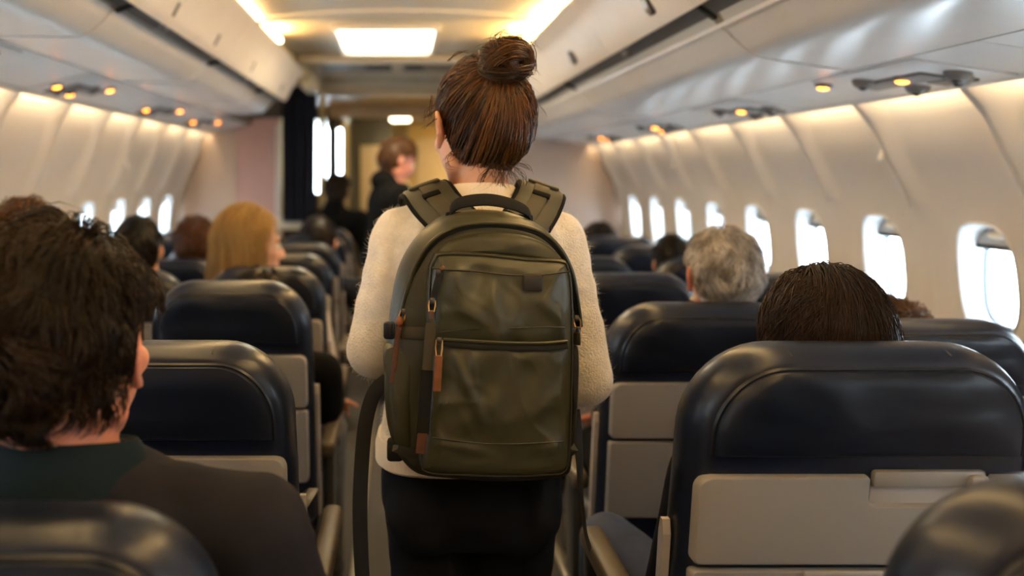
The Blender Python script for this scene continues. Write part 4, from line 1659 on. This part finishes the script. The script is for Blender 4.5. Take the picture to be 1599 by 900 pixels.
put_hair('hair_wisps', np.array(wis), np.array([.00058 if i < 75 else .0004 for i in range(len(wis))]), RNG.random(len(wis)) * .7, None, 'h_auburn', hr, wo)['kind'] = 'stuff'

# ------------------------------------------------------------------ passengers
# man in the near aisle seat
MH = Vector((-.426, 1.10, 1.180))
man, R, o = seated(MH, -.41, 1.13, 'man with thick black-brown hair and charcoal jacket in the nearest aisle seat', skin='skin_rosy', top='jacket', pants='jeans_black',
                   yaw=math.radians(-14), s=1.16, sh=.172, fine=True, neckr=.062, lean=(-.432, 1.095, 1.045), shl=[Vector((-.665, 1.11, .945)), Vector((-.190, 1.11, .942))],
                   elbows=[Vector((-.72, 1.12, .72)), Vector((-.108, 1.15, .70))], wrists=[Vector((-.55, 1.42, .66)), Vector((-.215, 1.42, .66))])
g = G()
R2 = []
for k in range(40):
    a = 2 * PI * k / 40
    d = Vector((math.cos(a), math.sin(a), 0))
    c = Vector((-.430 + .088 * d.x, 1.098 + .080 * d.y, 1.052 - .018 * d.y))
    R2.append([c + d * .030 + Vector((0, 0, -.045)), c + d * .018 + Vector((0, 0, -.005)), c + d * .006 + Vector((0, 0, .014)), c - d * .004 + Vector((0, 0, .010)), c - d * .002 + Vector((0, 0, -.045))])
link('collar', shift(G().rings(R2, closed=True).me(), o), M['jacket_collar'], man)
W, r, t = hair_short(MH, R, 1.16, n=6000, length=.046, lift=.022, m=7, rad=.0009, messy=1.15, crown=(.010, .030, .130), gravity=.6, seed=2.3, lock=24, nape=-.046)
W2, r2, t2 = hair_short(MH, R, 1.16, n=2500, length=.034, lift=.012, m=7, rad=.0009, messy=1.0, crown=(.010, .030, .130), gravity=.8, seed=5.3, lock=30, nape=-.052)
put_hair('hair', np.concatenate([W, W2]), np.concatenate([r, r2]), np.concatenate([t, t2 * .7]), scalp_cap(MH, R, 1.16, .010, -.048), 'h_black', man, o)
# spectacle arm end by the ear
# brown-haired woman in the second row of seat pairs
BH = Vector((.742, 1.52, 1.092))
bw, R, o = seated(BH, .68, 1.52, 'woman with straight dark brown hair parted in the middle, behind the wide near seat', top='navy_cloth', pants='jeans_blue', s=1.0,
                  knees=[Vector((.462, 1.93, .585)), Vector((.68, 1.98, .58))], lean=(.742, 1.56, .945), hipz=.50, wrists=[Vector((.68, 1.84, .66)), Vector((.80, 1.84, .66))])


def hair_long(H, R, s, n=1800, m=12, length=.30, rad=.0010, part=(0, .03), out=.020, seed=1.0, spread=1.0, curl=0.0, wob=1.0):
    """hair falling from a middle parting over the skull and then straight down"""
    d = sample_dirs(n, nape=-.05, front=.34)
    root = SCALP_C + d * SCALP_R
    noi = nz(root, 22, seed)
    # start: project each strand back up to the parting
    S = []
    ln = length * (.85 + .3 * RNG.random(n))
    start = np.stack([RNG.normal(0, .004, n) + .004, np.interp(RNG.random(n), [0, 1], [-.07, .06]), np.zeros(n)], axis=1)
    e = start[:, :2] / SCALP_R[:2]
    st = start.copy()
    az = np.arctan2(d[:, 1], d[:, 0])
    # travel angle from the parting point over the ellipsoid towards azimuth az
    top = np.array([0, 0, 1.0])
    y0 = np.clip(start[:, 1], -.075, .06)
    p0 = np.stack([start[:, 0] / SCALP_R[0], y0 / SCALP_R[1], np.sqrt(np.clip(1 - (start[:, 0] / SCALP_R[0]) ** 2 - (y0 / SCALP_R[1]) ** 2, .05, 1))], axis=1)
    tgt = np.stack([np.cos(az), np.sin(az) - .0, np.full(n, -.12)], axis=1)
    fr = (tgt[:, 1] > .25)
    tgt[fr, 1] = .25 - RNG.random(fr.sum()) * .5
    tgt /= np.linalg.norm(tgt, axis=1, keepdims=True)
    ang = np.arccos(np.clip(np.sum(p0 * tgt, axis=1), -1, 1))
    arc = ang * .09
    lay = RNG.random(n)
    for k in range(m):
        l = ln * k / (m - 1)
        t = np.clip(l / arc, 0, 1)
        sa = np.sin(ang) + 1e-6
        q = (np.sin((1 - t) * ang) / sa)[:, None] * p0 + (np.sin(t * ang) / sa)[:, None] * tgt
        q /= np.linalg.norm(q, axis=1, keepdims=True)
        lift = .005 + out * (np.clip(l / .05, 0, 1) ** .7) * (.55 + .45 * lay) * (1 + .35 * wob * noi[:, 1])
        pos = SCALP_C + q * (SCALP_R + lift[:, None])
        drop = np.clip(l - arc, 0, None)
        pos[:, 2] -= drop
        pos[:, :2] += (pos[:, :2] - SCALP_C[:2]) * (drop * .9 * spread)[:, None]
        pos[:, 0] += noi[:, 0] * .006 * wob * np.clip(l / .1, 0, 1)
        if curl:
            pos[:, 0] += curl * np.sin(l * 60 + noi[:, 2] * 6)
            pos[:, 1] += curl * np.cos(l * 60 + noi[:, 2] * 6)
        S.append(pos)
    S = np.stack(S, axis=1)
    noi3 = nz(root, 60, seed + 3)
    tone = np.clip(.40 + .45 * noi[:, 2] + .45 * noi3[:, 0] + .25 * (RNG.random(n) - .5), 0, 1)
    return np.array(H) + (S * s) @ np.array(R).T, np.full(n, rad * s), tone


W, r, t = hair_long(BH, R, 1.06, n=4200, length=.34, out=.021, seed=4, spread=1.9, wob=.35)
put_hair('hair', W, r, t, scalp_cap(BH, R, 1.0, .008, -.08), 'h_brown', bw, o)
fly = []
for k in range(22):
    a = random.uniform(-1, 1)
    p = [BH + Vector((-.005 + a * .03, -.02, .128)), BH + Vector((-.010 + a * .05, -.03, .142)), BH + Vector((-.014 + a * .08, -.04, .142 + random.uniform(-.004, .006)))]
    fly.append([tuple(q) for q in catmull(p, 3)])
put_hair('flyaway_hair', np.array(fly), np.full(len(fly), .0005), np.full(len(fly), .2), None, 'h_brown', bw, o)

# white-haired man
GH = Vector((.826, 2.22, 1.140))
gm, R, o = seated(GH, .73, 2.24, 'white-haired man with rosy ears and a cream collar, seen above a navy headrest', skin='skin_rosy', top='navy_cloth', pants='jeans_black', yaw=math.radians(4), s=.97,
                  collar='white_cloth', fine=True, lean=(.826, 2.235, 1.068))
W, r, t = hair_short(GH, R, .97, n=3000, length=.034, lift=.016, m=6, rad=.0011, messy=1.2, nape=-.046, crown=(.0, .0, .128), gravity=.5, curl=.0015, seed=7.1, lock=34)
put_hair('hair', W, r, np.clip((t - .4) * 2.2 + .55, 0, 1), scalp_cap(GH, R, .97, .006, tone=.35), 'h_grey', gm, o)

# blonde woman looking towards the aisle
LH = P(392, 388, 3.18)
lw, R, o = seated(LH, -.49, 3.2, 'blonde woman with shoulder-length hair turning her face towards the aisle', skin='skin_pale', top='white_cloth', pants='jeans_blue', yaw=math.radians(-62), s=1.12, fine=True)
W, r, t = hair_long(LH, R, 1.12, n=2200, length=.21, out=.024, seed=9, spread=1.2)
put_hair('hair', W, r, t, scalp_cap(LH, R, 1.12, .008, -.07, tone=.2), 'h_blonde', lw, o)


def far_person(px, ytop, Y, hx, label, hairm, s=1.0, yaw=0.0, top='navy_cloth', skin='skin', n=800, length=.045, lift=.014, curl=0.0, messy=.6, seed=1.0, pitch=0.0, lean=None, rad=.0019, drop=0.0, group=None, hd=.125, **kw):
    """passenger whose head top shows at (px, ytop) of the frame at distance Y; hx = seat centre"""
    p = P(px, ytop, Y)
    H = p - Vector((0, 0, (hd + lift * .8) * s))
    root, R, o = seated(H, hx, Y + .02, label, skin=skin, top=top, yaw=yaw, pitch=pitch, s=s, lean=lean, group=group, **kw)
    W, r, t = hair_short(H, R, s, n=n, length=length, lift=lift, m=5, rad=rad, messy=messy, curl=curl, seed=seed)
    put_hair('hair', W, r, t, scalp_cap(H, R, s, .006), hairm, root, o)
    return root, H, R, o


far_person(38, 310, 2.46, -.97, 'passenger with curly light brown hair just above the near man\'s head', 'h_curly', s=1.02, n=1600, length=.06, lift=.030, curl=.006, messy=1.1, seed=11, yaw=.2)
far_person(216, 336, 3.18, -.98, 'man with short flat black hair in front of the lit cabin windows', 'h_black', s=1.02, n=900, lift=.009, seed=13, skin='skin')
far_person(305, 336, 3.92, -1.0, 'passenger with reddish brown hair low behind the rose bulkhead', 'h_red', s=.98, n=900, length=.05, lift=.018, seed=15, skin='skin_pale')
far_person(497, 337, 4.68, -.52, 'dark-haired passenger below the navy curtain', 'h_black', s=1.12, n=900, lift=.012, seed=17)
_, H, R, o = far_person(938, 346, 5.2, 1.27, 'passenger with black hair and a white face mask beyond the sweater sleeve', 'h_black', s=1.08, n=700, lift=.010, seed=19, yaw=math.radians(-55))
mk = G().ell(H + R @ Vector((0, .062, -.048)), (.068, .058, .050), R=R)
link('face_mask', shift(mk.me(), o), M['mask'], _)
far_person(1050, 366, 3.72, 1.27, 'passenger with tousled black hair just showing over a headrest beside the white-haired man', 'h_black', s=.95, n=800, length=.055, lift=.018, seed=21, messy=.9)
far_person(1397, 464, 2.24, 1.26, 'passenger with curly ginger hair low beside the bright window', 'h_curly', s=.92, n=1200, length=.05, lift=.018, curl=.004, seed=23, top='white_cloth')
# passenger bending forward, seen only beside the third-row seat: sleeve, bare forearm and grey jeans
p = Vector((-.43, 2.66, .99))
bp, R, o = seated(p, -.40, 2.52, 'passenger in black short sleeves and grey jeans bending forward, arm beside the aisle', top='black_cloth', pants='jeans_grey', pitch=-.7, s=.98, sh=.19,
                  lean=(-.42, 2.60, .89), elbows=[Vector((-.66, 2.72, .64)), Vector((-.225, 2.62, .70))], wrists=[Vector((-.55, 2.88, .66)), Vector((-.215, 2.86, .66))],
                  knees=[Vector((-.52, 2.92, .55)), Vector((-.235, 2.86, .56))])
W, r, t = hair_short(p, R, .98, n=700, length=.045, lift=.012, m=5, rad=.0019, seed=25)
put_hair('hair', W, r, t, scalp_cap(p, R, .98, .006), 'h_black', bp, o)
G_ = G().cap((-.232, 2.64, .715), .046, (-.220, 2.80, .675), .036)
link('forearm', shift(G_.me(), o), M['skin_rosy'], bp)


# standing people in the forward aisle
def standing(x, y, label, H, yaw, pitch, hairm, top, s=1.0, seed=1.0, lean=.0, under=None, skin='skin'):
    o = Vector((x, y, 0))
    root = empty('person', o, label, 'person')
    R = rot_head(yaw, pitch)
    H = Vector(H)
    g = G()
    head_pieces(g, H, R, s, False)
    N = H + Vector((-.035 * math.copysign(1, -yaw) * abs(math.sin(yaw)), -.02, -.120)) * s
    fx = Vector((-math.sin(yaw), math.cos(yaw), 0))
    sx = Vector((math.cos(yaw), math.sin(yaw), 0))
    hip = Vector((x, y, .92))
    g.cap(N - Vector((0, 0, .05)), .058, H + R @ Vector((0, -.015, -.05)), .054)

    def tor(gg, a):
        Rr = []
        for t, w, d in ((-.06, .16, .12), (.1, .16, .12), (.4, .165, .12), (.75, .20, .125), (.9, .18, .105), (1.0, .09, .07)):
            c = hip + (N - hip) * t
            Rr.append([c + sx * ((w + a) * math.cos(2 * PI * i / 24)) + fx * ((d + a) * math.sin(2 * PI * i / 24)) for i in range(24)])
        gg.rings(Rr)
    shl = [N + sx * (q * .185) + Vector((0, 0, -.08)) for q in (-1, 1)]
    el = [p + fx * .03 + sx * (q * .05) + Vector((0, 0, -.29)) for p, q in zip(shl, (-1, 1))]
    wr = [p + fx * .20 + Vector((0, 0, -.05)) - sx * (q * .05) for p, q in zip(el, (-1, 1))]

    def arm(gg, a, hands=False):
        for i in (0, 1):
            gg.cap(shl[i], .058 + a, el[i], .046 + a)
            gg.cap(el[i], .046 + a, wr[i], .030 + a)
            if hands:
                hand_pieces(gg, wr[i], wr[i] - el[i], Vector((0, 0, 1)), 1 if i else -1)

    def leg(gg, a):
        gg.ell(hip - Vector((0, 0, .04)), (.16 + a, .13 + a, .13 + a))
        for q in (-1, 1):
            h, k, f = hip + sx * (.085 * q) - Vector((0, 0, .06)), hip + sx * (.09 * q) + Vector((0, 0, -.44)), hip + sx * (.09 * q) + Vector((0, 0, -.83))
            gg.cap(h, .082 + a, k, .056 + a)
            gg.cap(k, .056 + a, f, .040 + a)
    tor(g, -.01)
    arm(g, -.004, True)
    leg(g, -.006)
    link('body', shift(remesh(g, .011, 3), o), M[skin], root)
    g = G()
    tor(g, .016)
    arm(g, .016)
    g.ell(N - fx * .055 + Vector((0, 0, .01)), (.085, .085, .075))
    link('coat', shift(remesh(g, .013, 4, fn=fabric_fn(.006, 8, seed)), o), M[top], root)
    g = G()
    leg(g, .008)
    link('trousers', shift(remesh(g, .014, 4), o), M['jeans_black'], root)
    for q in (-1, 1):
        link('shoe', shift(G().ell(hip + sx * (.09 * q) + fx * .05 + Vector((0, 0, -.875)), (.05, .12, .045), R=Matrix.Rotation(yaw, 3, 'Z')).me(), o), M['shoe'], root)
    W, r, t = hair_short(H, R, s, n=1000, length=.05, lift=.018, m=5, rad=.002, seed=seed)
    put_hair('hair', W, r, t, scalp_cap(H, R, s, .006, tone=.3), hairm, root, o)
    if fx.x > .3:
        eyes(root, H, R, s, o)
    if under:
        g = G().ell(N + fx * .075 + Vector((0, 0, -.07)), (.05, .05, .09))
        link('shirt_front', shift(g.me(), o), M[under], root)
    return root


standing(-.085, 5.35, 'man in a dark coat standing in the forward aisle facing sideways with short brown hair', P(622, 252, 5.35), math.radians(-72), math.radians(-22), 'h_auburn', 'black_cloth', s=1.10, seed=3, under='galley_yellow', skin='skin_rosy')
standing(-.52, 6.55, 'dark figure in a black coat standing beyond the navy curtain', P(527, 300, 6.55), math.radians(-10), math.radians(-8), 'h_black', 'black_cloth', s=1.05, seed=6)

# ================================================================== BACKPACK
bo = Vector((.137, 1.46, .90))
pack = empty('backpack', bo, 'olive green backpack with tan zipper pulls worn on the standing woman\'s back', 'backpack')


def bput(g, nm, m, parent=pack, smooth=True):
    me = g if isinstance(g, bpy.types.Mesh) else g.me(nm, smooth)
    return link(nm, shift(me, bo), M[m], parent)


def outline(pix, Y, n=10):
    """closed smooth outline through points measured on the pack, at distance Y: list of (x,z)"""
    c = catmull([Vector((P(x, y, Y).x, P(x, y, Y).z, 0)) for x, y in pix], n, closed=True)
    return [(p.x, p.y) for p in c]


def pillow(poly, rim, y_rim, puff, rings=20, wr=None, back=True):
    """padded panel: rim = [(inset, y)..] from back to front, then a domed face filled with shrinking rings"""
    n = len(poly)
    nr = normals2(poly)
    R = []
    for ins, y in rim:
        R.append([Vector((poly[i][0] - nr[i][0] * ins, y, poly[i][1] - nr[i][1] * ins)) for i in range(n)])
    last = [(p.x, p.z) for p in R[-1]]
    cx = sum(p[0] for p in last) / n
    cz = sum(p[1] for p in last) / n
    for k in range(1, rings + 1):
        s = 1 - k / rings
        s = max(s, .004)
        ring = []
        for x, z in last:
            X, Z = cx + (x - cx) * s, cz + (z - cz) * s
            d = puff * (1 - s ** 3.0)
            if wr:
                d += wr(X, Z) * min(1, k / 3)
            ring.append(Vector((X, y_rim - d, Z)))
        R.append(ring)
    return G().rings(R)


BODY = [(735, 331), (690, 342), (650, 376), (622, 425), (609, 490), (602, 560), (600, 620), (606, 675), (622, 712), (652, 738), (700, 746), (770, 750), (840, 749), (884, 740), (894, 700), (901, 640), (906, 580), (905, 520), (900, 460), (886, 405), (858, 362), (815, 338), (775, 331)]
ob = outline(BODY, 1.475, 6)


def ridge(x, z, k):
    n = mnoise.noise(Vector((x, z, k)))
    return max(0.0, 1 - abs(n) * 5.0) ** 2


def w_body(x, z):
    return ridge(x * 9 + z * 3, z * 4 - x * 2, 5.0) * .004 + mnoise.noise(Vector((x * 14, z * 9, 4))) * .005 + mnoise.noise(Vector((x * 34 + z * 20, z * 24, 1))) * .0022


bput(pillow(ob, [(.05, 1.585), (.02, 1.583), (.004, 1.572), (0, 1.555), (0, 1.50), (.004, 1.476), (.014, 1.460), (.028, 1.452)], 1.452, .010, 14, w_body), 'main_body', 'olive')
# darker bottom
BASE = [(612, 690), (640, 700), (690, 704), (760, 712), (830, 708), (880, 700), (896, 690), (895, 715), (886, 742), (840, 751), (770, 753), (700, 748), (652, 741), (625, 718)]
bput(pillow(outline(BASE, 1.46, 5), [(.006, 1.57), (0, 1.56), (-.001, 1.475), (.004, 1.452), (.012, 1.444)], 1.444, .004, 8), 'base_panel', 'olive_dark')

# front pocket: tall bulging compartment
POCK = [(690, 394), (676, 404), (669, 430), (667, 500), (665, 580), (660, 660), (655, 720), (668, 738), (720, 742), (790, 744), (850, 742), (884, 734), (891, 690), (894, 600), (895, 520), (893, 450), (888, 418), (876, 406), (820, 402), (750, 395)]


def w_pock(x, z):
    f = mnoise.noise(Vector((x * 11 + z * 7, z * 8, 2.0))) * .0090
    f += mnoise.noise(Vector((x * 24 - z * 16, z * 17 + x * 9, 6.0))) * .0048
    f += ridge(x * 7 - z * 4, z * 6 + x * 3, 1.5) * .0040 + ridge(x * 12 + z * 8, z * 9 - x * 5, 8.2) * .0016
    # diagonal creases running down from the zipper and in from the edge
    for (px, py, qx, qy, a, w) in ((712, 560, 752, 652, .0065, .009), (735, 545, 742, 590, .003, .006), (790, 548, 800, 586, .003, .006), (870, 610, 838, 640, .0055, .010), (845, 470, 880, 500, .006, .012),
                                   (700, 460, 760, 500, .005, .014), (690, 690, 760, 706, .006, .008), (765, 440, 778, 520, .005, .010), (880, 690, 850, 700, .005, .010)):
        A, B = P(px, py, 1.41), P(qx, qy, 1.41)
        ax, az, bx, bz = A.x, A.z, B.x, B.z
        L = math.hypot(bx - ax, bz - az)
        t = ((x - ax) * (bx - ax) + (z - az) * (bz - az)) / (L * L)
        dd = ((x - ax) * (bz - az) - (z - az) * (bx - ax)) / L
        tt = min(1, max(0, t))
        off = abs(t - tt) * L
        f += a * math.exp(-(dd / w) ** 2 - (off / .014) ** 2) * (.4 + .6 * math.sin(PI * min(1, max(0, tt * .8 + .1))))
    # pulled in along the zip
    zz = P(0, 536, 1.41).z
    f -= .006 * math.exp(-((z - zz) / .012) ** 2)
    return f


po = outline(POCK, 1.425, 10)
pocket = bput(pillow(po, [(.003, 1.470), (0, 1.462), (-.001, 1.440), (.001, 1.424), (.007, 1.414), (.016, 1.409)], 1.409, .012, 40, w_pock), 'front_pocket', 'olive_panel')


def on_face(px, py, Y=1.400):
    return P(px, py, Y)


def face_tube(pts, r, Y, n=6, k=6):
    return G().tube(catmull([P(x, y, Y if not isinstance(Y, list) else Y[i]) for i, (x, y) in enumerate(pts)], k), r, n)


# seam piping round the pocket and the flap line across its top
bput(G().tube([Vector((x, 1.417, z)) for x, z in [(p[0] - q[0] * .003, p[1] - q[1] * .003) for p, q in zip(po, normals2(po))]], .0019, 6, closed=True), 'seam', 'olive_dark', pocket)
bput(face_tube([(672, 418), (690, 421), (740, 424), (800, 430), (850, 429), (890, 424)], .0016, 1.4005), 'seam', 'olive_dark', pocket)
bput(face_tube([(684, 520), (740, 514), (800, 513), (850, 511), (882, 512)], .0013, [1.399, 1.396, 1.395, 1.396, 1.400]), 'seam', 'olive_dark', pocket)
bput(face_tube([(675, 684), (740, 692), (800, 694), (880, 690)], .0013, [1.400, 1.395, 1.395, 1.402]), 'seam', 'olive_dark', pocket)
# horizontal zipper with flap lip
bput(G().ribbon(catmull([P(x, y, Y) for x, y, Y in ((692, 535, 1.399), (740, 539, 1.396), (800, 542, 1.396), (850, 542, 1.397), (886, 539, 1.402))], 6), (0, .3, 1), .0125, .0035), 'zipper', 'zip', pocket)
bput(face_tube([(692, 530), (740, 533), (800, 536), (850, 536), (886, 533)], .0027, [1.396, 1.3925, 1.392, 1.393, 1.399]), 'zip_flap', 'olive_panel', pocket)
# vertical zip strip on the near edge of the pocket: webbing, dark stretch panel, leather tab
bput(G().ribbon(catmull([P(x, y, Y) for x, y, Y in ((690, 422, 1.408), (683, 440, 1.404), (677, 470, 1.402), (675, 500, 1.401))], 5), (1, 0, 0), .011, .004), 'zipper', 'zip', pocket)
bput(G().ribbon([P(x, y, Y) for x, y, Y in ((673, 505, 1.4015), (670, 540, 1.399), (667, 578, 1.400))], (1, 0, 0), .0165, .004), 'zip_garage', 'olive_web', pocket)
bput(G().ribbon([P(x, y, Y) for x, y, Y in ((676, 478, 1.402), (674, 505, 1.3995))], (1, 0, 0), .009, .004), 'pull_cord', 'olive_web', pocket)
bput(G().ribbon([P(x, y, Y) for x, y, Y in ((666, 578, 1.403), (663, 640, 1.402), (660, 678, 1.404))], (1, 0, 0), .0205, .005), 'stretch_panel', 'zip', pocket)
bput(G().ribbon([P(x, y, Y) for x, y, Y in ((660, 677, 1.402), (657, 708, 1.405))], (1, 0, 0), .0160, .004), 'leather_tab', 'brown_leather', pocket)
# main compartment zipper arching over the top
ARCH = [(629, 500), (640, 455), (655, 412), (678, 380), (712, 360), (755, 353), (800, 355), (840, 366), (868, 388), (888, 425), (897, 470), (902, 510)]
AY = [1.463, 1.456, 1.452, 1.446, 1.443, 1.442, 1.442, 1.444, 1.448, 1.456, 1.466, 1.478]
arch = catmull([P(x, y, d) for (x, y), d in zip(ARCH, AY)], 8)
c0 = P(760, 520, 1.45)
bput(G().ribbon(arch, [Vector((p.x - c0.x, -.02, p.z - c0.z)) for p in arch], .0065, .003), 'zipper', 'zip')
ar2 = [p + (p - c0).normalized() * .0055 + Vector((0, -.003, 0)) for p in arch]
bput(G().tube(ar2, .0034, 8), 'zip_flap', 'olive')
# shaded fold below the arch: the top of the pocket leans back to the zip
TOPF = [(686, 399), (700, 378), (735, 366), (775, 363), (820, 368), (855, 382), (878, 402), (875, 412), (820, 408), (750, 401)]
bput(pillow(outline(TOPF, 1.437, 6), [(.004, 1.462), (0, 1.455), (.002, 1.440), (.006, 1.436)], 1.436, .006, 8, lambda x, z: mnoise.noise(Vector((x * 30, z * 40, 3))) * .004), 'pocket_top', 'olive')


# zipper pulls: slider, metal loop, leather tab
def pull(pts, Y0, w, m, loop=True, slider=None):
    a = P(pts[0][0], pts[0][1], Y0)
    b = P(pts[1][0], pts[1][1], Y0 - .004)
    sl = bput(G().box(a, (.009, .006, .012), .003), 'zipper_pull', 'gunmetal')
    if loop:
        d = (b - a)
        u = Vector((d.z, 0, -d.x)).normalized() * .0048
        lp = [a + u, a + d * .5 + u * 1.1, b + u * .8, b - u * .8, a + d * .5 - u * 1.1, a - u]
        bput(G().tube(lp, .0015, 6, closed=True), 'loop', 'brass', sl)
    c = [P(x, y, Y0 - .005) for x, y in pts[1:]]
    bput(G().ribbon(catmull(c, 4), (1, 0, .1), w, .0032), 'leather_tab', m, sl)
    return sl


pull([(686, 532), (685, 556), (684, 575), (682, 611)], 1.392, .0125, 'tan')
pull([(630, 487), (624, 508), (620, 530), (617, 560), (613, 598)], 1.455, .0095, 'brown_leather')
pull([(684, 424), (689, 417), (692, 420)], 1.402, .008, 'tan', loop=False)
pull([(675, 470), (674, 486), (673, 498)], 1.396, .006, 'brown_leather', loop=True)
pull([(900, 497), (903, 512), (901, 528)], 1.468, .009, 'brown_leather')
bput(G().ell(P(624, 502, 1.446), (.0065, .004, .0085)), 'amber_bead', 'tan')

# small woven patch on the pocket
pt = bput(G().box(P(832, 442, 1.3965), (.030, .005, .026), .002), 'patch', 'patch', pocket)
bput(G().box(P(833, 430, 1.3985), (.034, .004, .005), .0015), 'patch_tab', 'olive_web', pocket)

# side compression straps with buckles
for x0, x1, y, Y, bx in ((604, 668, 519, 1.455, 608), (886, 906, 528, 1.455, 896)):
    bput(G().ribbon(catmull([P(x0, y, Y + .03), P((x0 + x1) / 2, y + 1, Y - .006), P(x1, y + 2, Y - .016)], 5), (0, 0, 1), .0205, .0035), 'compression_strap', 'olive_web')
    bk = bput(G().box(P(bx, y - 3, Y + .0), (.020, .014, .030), .005), 'buckle', 'buckle')
    for q in (-1, 1):
        bput(G().box(P(bx + q * 6, y - 3, Y - .009), (.005, .006, .026), .002), 'buckle_prong', 'buckle', bk)
# stretch side pockets
SPK = [(601, 545), (640, 540), (655, 560), (655, 640), (652, 700), (630, 712), (612, 690), (603, 640), (600, 590)]
bput(pillow(outline(SPK, 1.452, 5), [(.004, 1.50), (0, 1.49), (0, 1.466), (.004, 1.455), (.012, 1.452)], 1.452, .004, 10, w_body), 'side_pocket', 'olive')
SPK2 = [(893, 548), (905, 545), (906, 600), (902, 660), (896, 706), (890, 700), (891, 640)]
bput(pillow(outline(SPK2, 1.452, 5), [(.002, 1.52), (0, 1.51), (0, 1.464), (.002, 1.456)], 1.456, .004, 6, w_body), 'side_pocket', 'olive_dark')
bput(G().box(P(617, 702, 1.50), (.028, .05, .030), .006), 'strap_wing', 'web_black')

# haul handle
hp = catmull([P(x, y, Y) for x, y, Y in ((708, 338, 1.515), (706, 326, 1.500), (722, 316, 1.490), (760, 312, 1.485), (795, 318, 1.488), (822, 330, 1.497), (828, 346, 1.510))], 7)
hd = bput(G().ribbon(hp, [Vector((0, .55, 1))] * len(hp), [.010 + .012 * math.sin(PI * i / (len(hp) - 1)) ** .6 for i in range(len(hp))], .007), 'haul_handle', 'web_black')
bput(G().box(P(709, 339, 1.508), (.030, .012, .018), .004), 'handle_anchor', 'web_black', hd)
bput(G().box(P(817, 343, 1.508), (.034, .012, .018), .004), 'handle_anchor', 'web_black', hd)

# shoulder straps over the shoulders, down the front to the hands
for q, xs in ((0, (.100, .070, .050, .042, .046, .040)), (1, (.226, .252, .270, .275, .268, .276))):
    pts = catmull([Vector((xs[0], 1.560, 1.315)), Vector((xs[1], 1.603, 1.345)), Vector((xs[2], 1.650, 1.372)), Vector((xs[3], 1.735, 1.366)), Vector((xs[4], 1.815, 1.31)), Vector((xs[5], 1.842, 1.12))], 8)
    tilt = (1, 0, -.34 if q else .34)
    st = bput(G().ribbon(pts, tilt, .086, .016), 'shoulder_strap', 'strap')
    for e in (-1, 1):
        ed = [p + Vector(tilt).normalized() * (e * .043) for p in pts]
        bput(G().tube(ed, .0058, 8), 'binding', 'strap_edge', st)
    up = [p + Vector((0, -.0075, .0075)) for p in pts[:26]]
    bput(G().ribbon(up, tilt, .030, .005), 'webbing', 'olive_web', st)
    c = pts[11]
    t = (pts[13] - pts[9]).normalized()
    a = Vector(tilt).normalized()
    Rm = Matrix((a, t, a.cross(t))).transposed()
    bput(G().box(c + a.cross(t) * .0125 * (1 if (a.cross(t)).z > 0 else -1), (.034, .013, .006), .002, R=Rm), 'ladder_lock', 'strap_edge', st)
    c = pts[17]
    t = (pts[19] - pts[15]).normalized()
    Rm = Matrix((a, t, a.cross(t))).transposed()
    bput(G().box(c + a.cross(t) * .0115 * (1 if (a.cross(t)).z > 0 else -1), (.062, .020, .005), .002, R=Rm), 'strap_keeper', 'olive_web', st)

# long webbing ends hanging beside the hips
lp = catmull([P(x, y, Y) for x, y, Y in ((606, 592, 1.55), (584, 615, 1.53), (571, 660, 1.52), (565, 720, 1.52), (562, 800, 1.52), (566, 905, 1.53), (572, 960, 1.54))], 8)
bput(G().ribbon(lp, [Vector((1, .25, 0))] * len(lp), .0265, .0022), 'hip_strap', 'web_grey')
lp = catmull([P(x, y, Y) for x, y, Y in ((897, 640, 1.55), (902, 680, 1.54), (905, 720, 1.53), (906, 750, 1.53), (909, 790, 1.53), (915, 835, 1.53), (922, 858, 1.53))], 8)
nl = len(lp)
bput(G().ribbon(lp, [Vector((1, .3 + 2.2 * (i / nl), 0)) for i in range(nl)], [.022 if i < nl * .5 else .022 - .006 * (i / nl) for i in range(nl)], .0022), 'hip_strap', 'web_grey')

# ------------------------------------------------------------------ odds and ends
# camouflage bag on the seat beside the aisle
cb = empty('duffel_bag', (-.26, 1.86, .48), 'camouflage cloth bag stuffed at the aisle edge of a seat behind the near man', 'bag')
g = G().ell((0, 0, .10), (.075, .17, .12), nu=26, nv=16)
me = remesh(g, .012, 2, fn=lambda co, nr: co + nr * np.array([mnoise.noise(Vector((c[0] * 16, c[1] * 16, c[2] * 16))) * .016 for c in co])[:, None])
link('body', me, M['camo'], cb)
link('carry_strap', G().ribbon(catmull([(.03, -.10, .20), (.06, -.05, .235), (.07, .03, .235), (.05, .10, .20)], 6), (1, 0, 0), .022, .004).me(), M['arm'], cb)
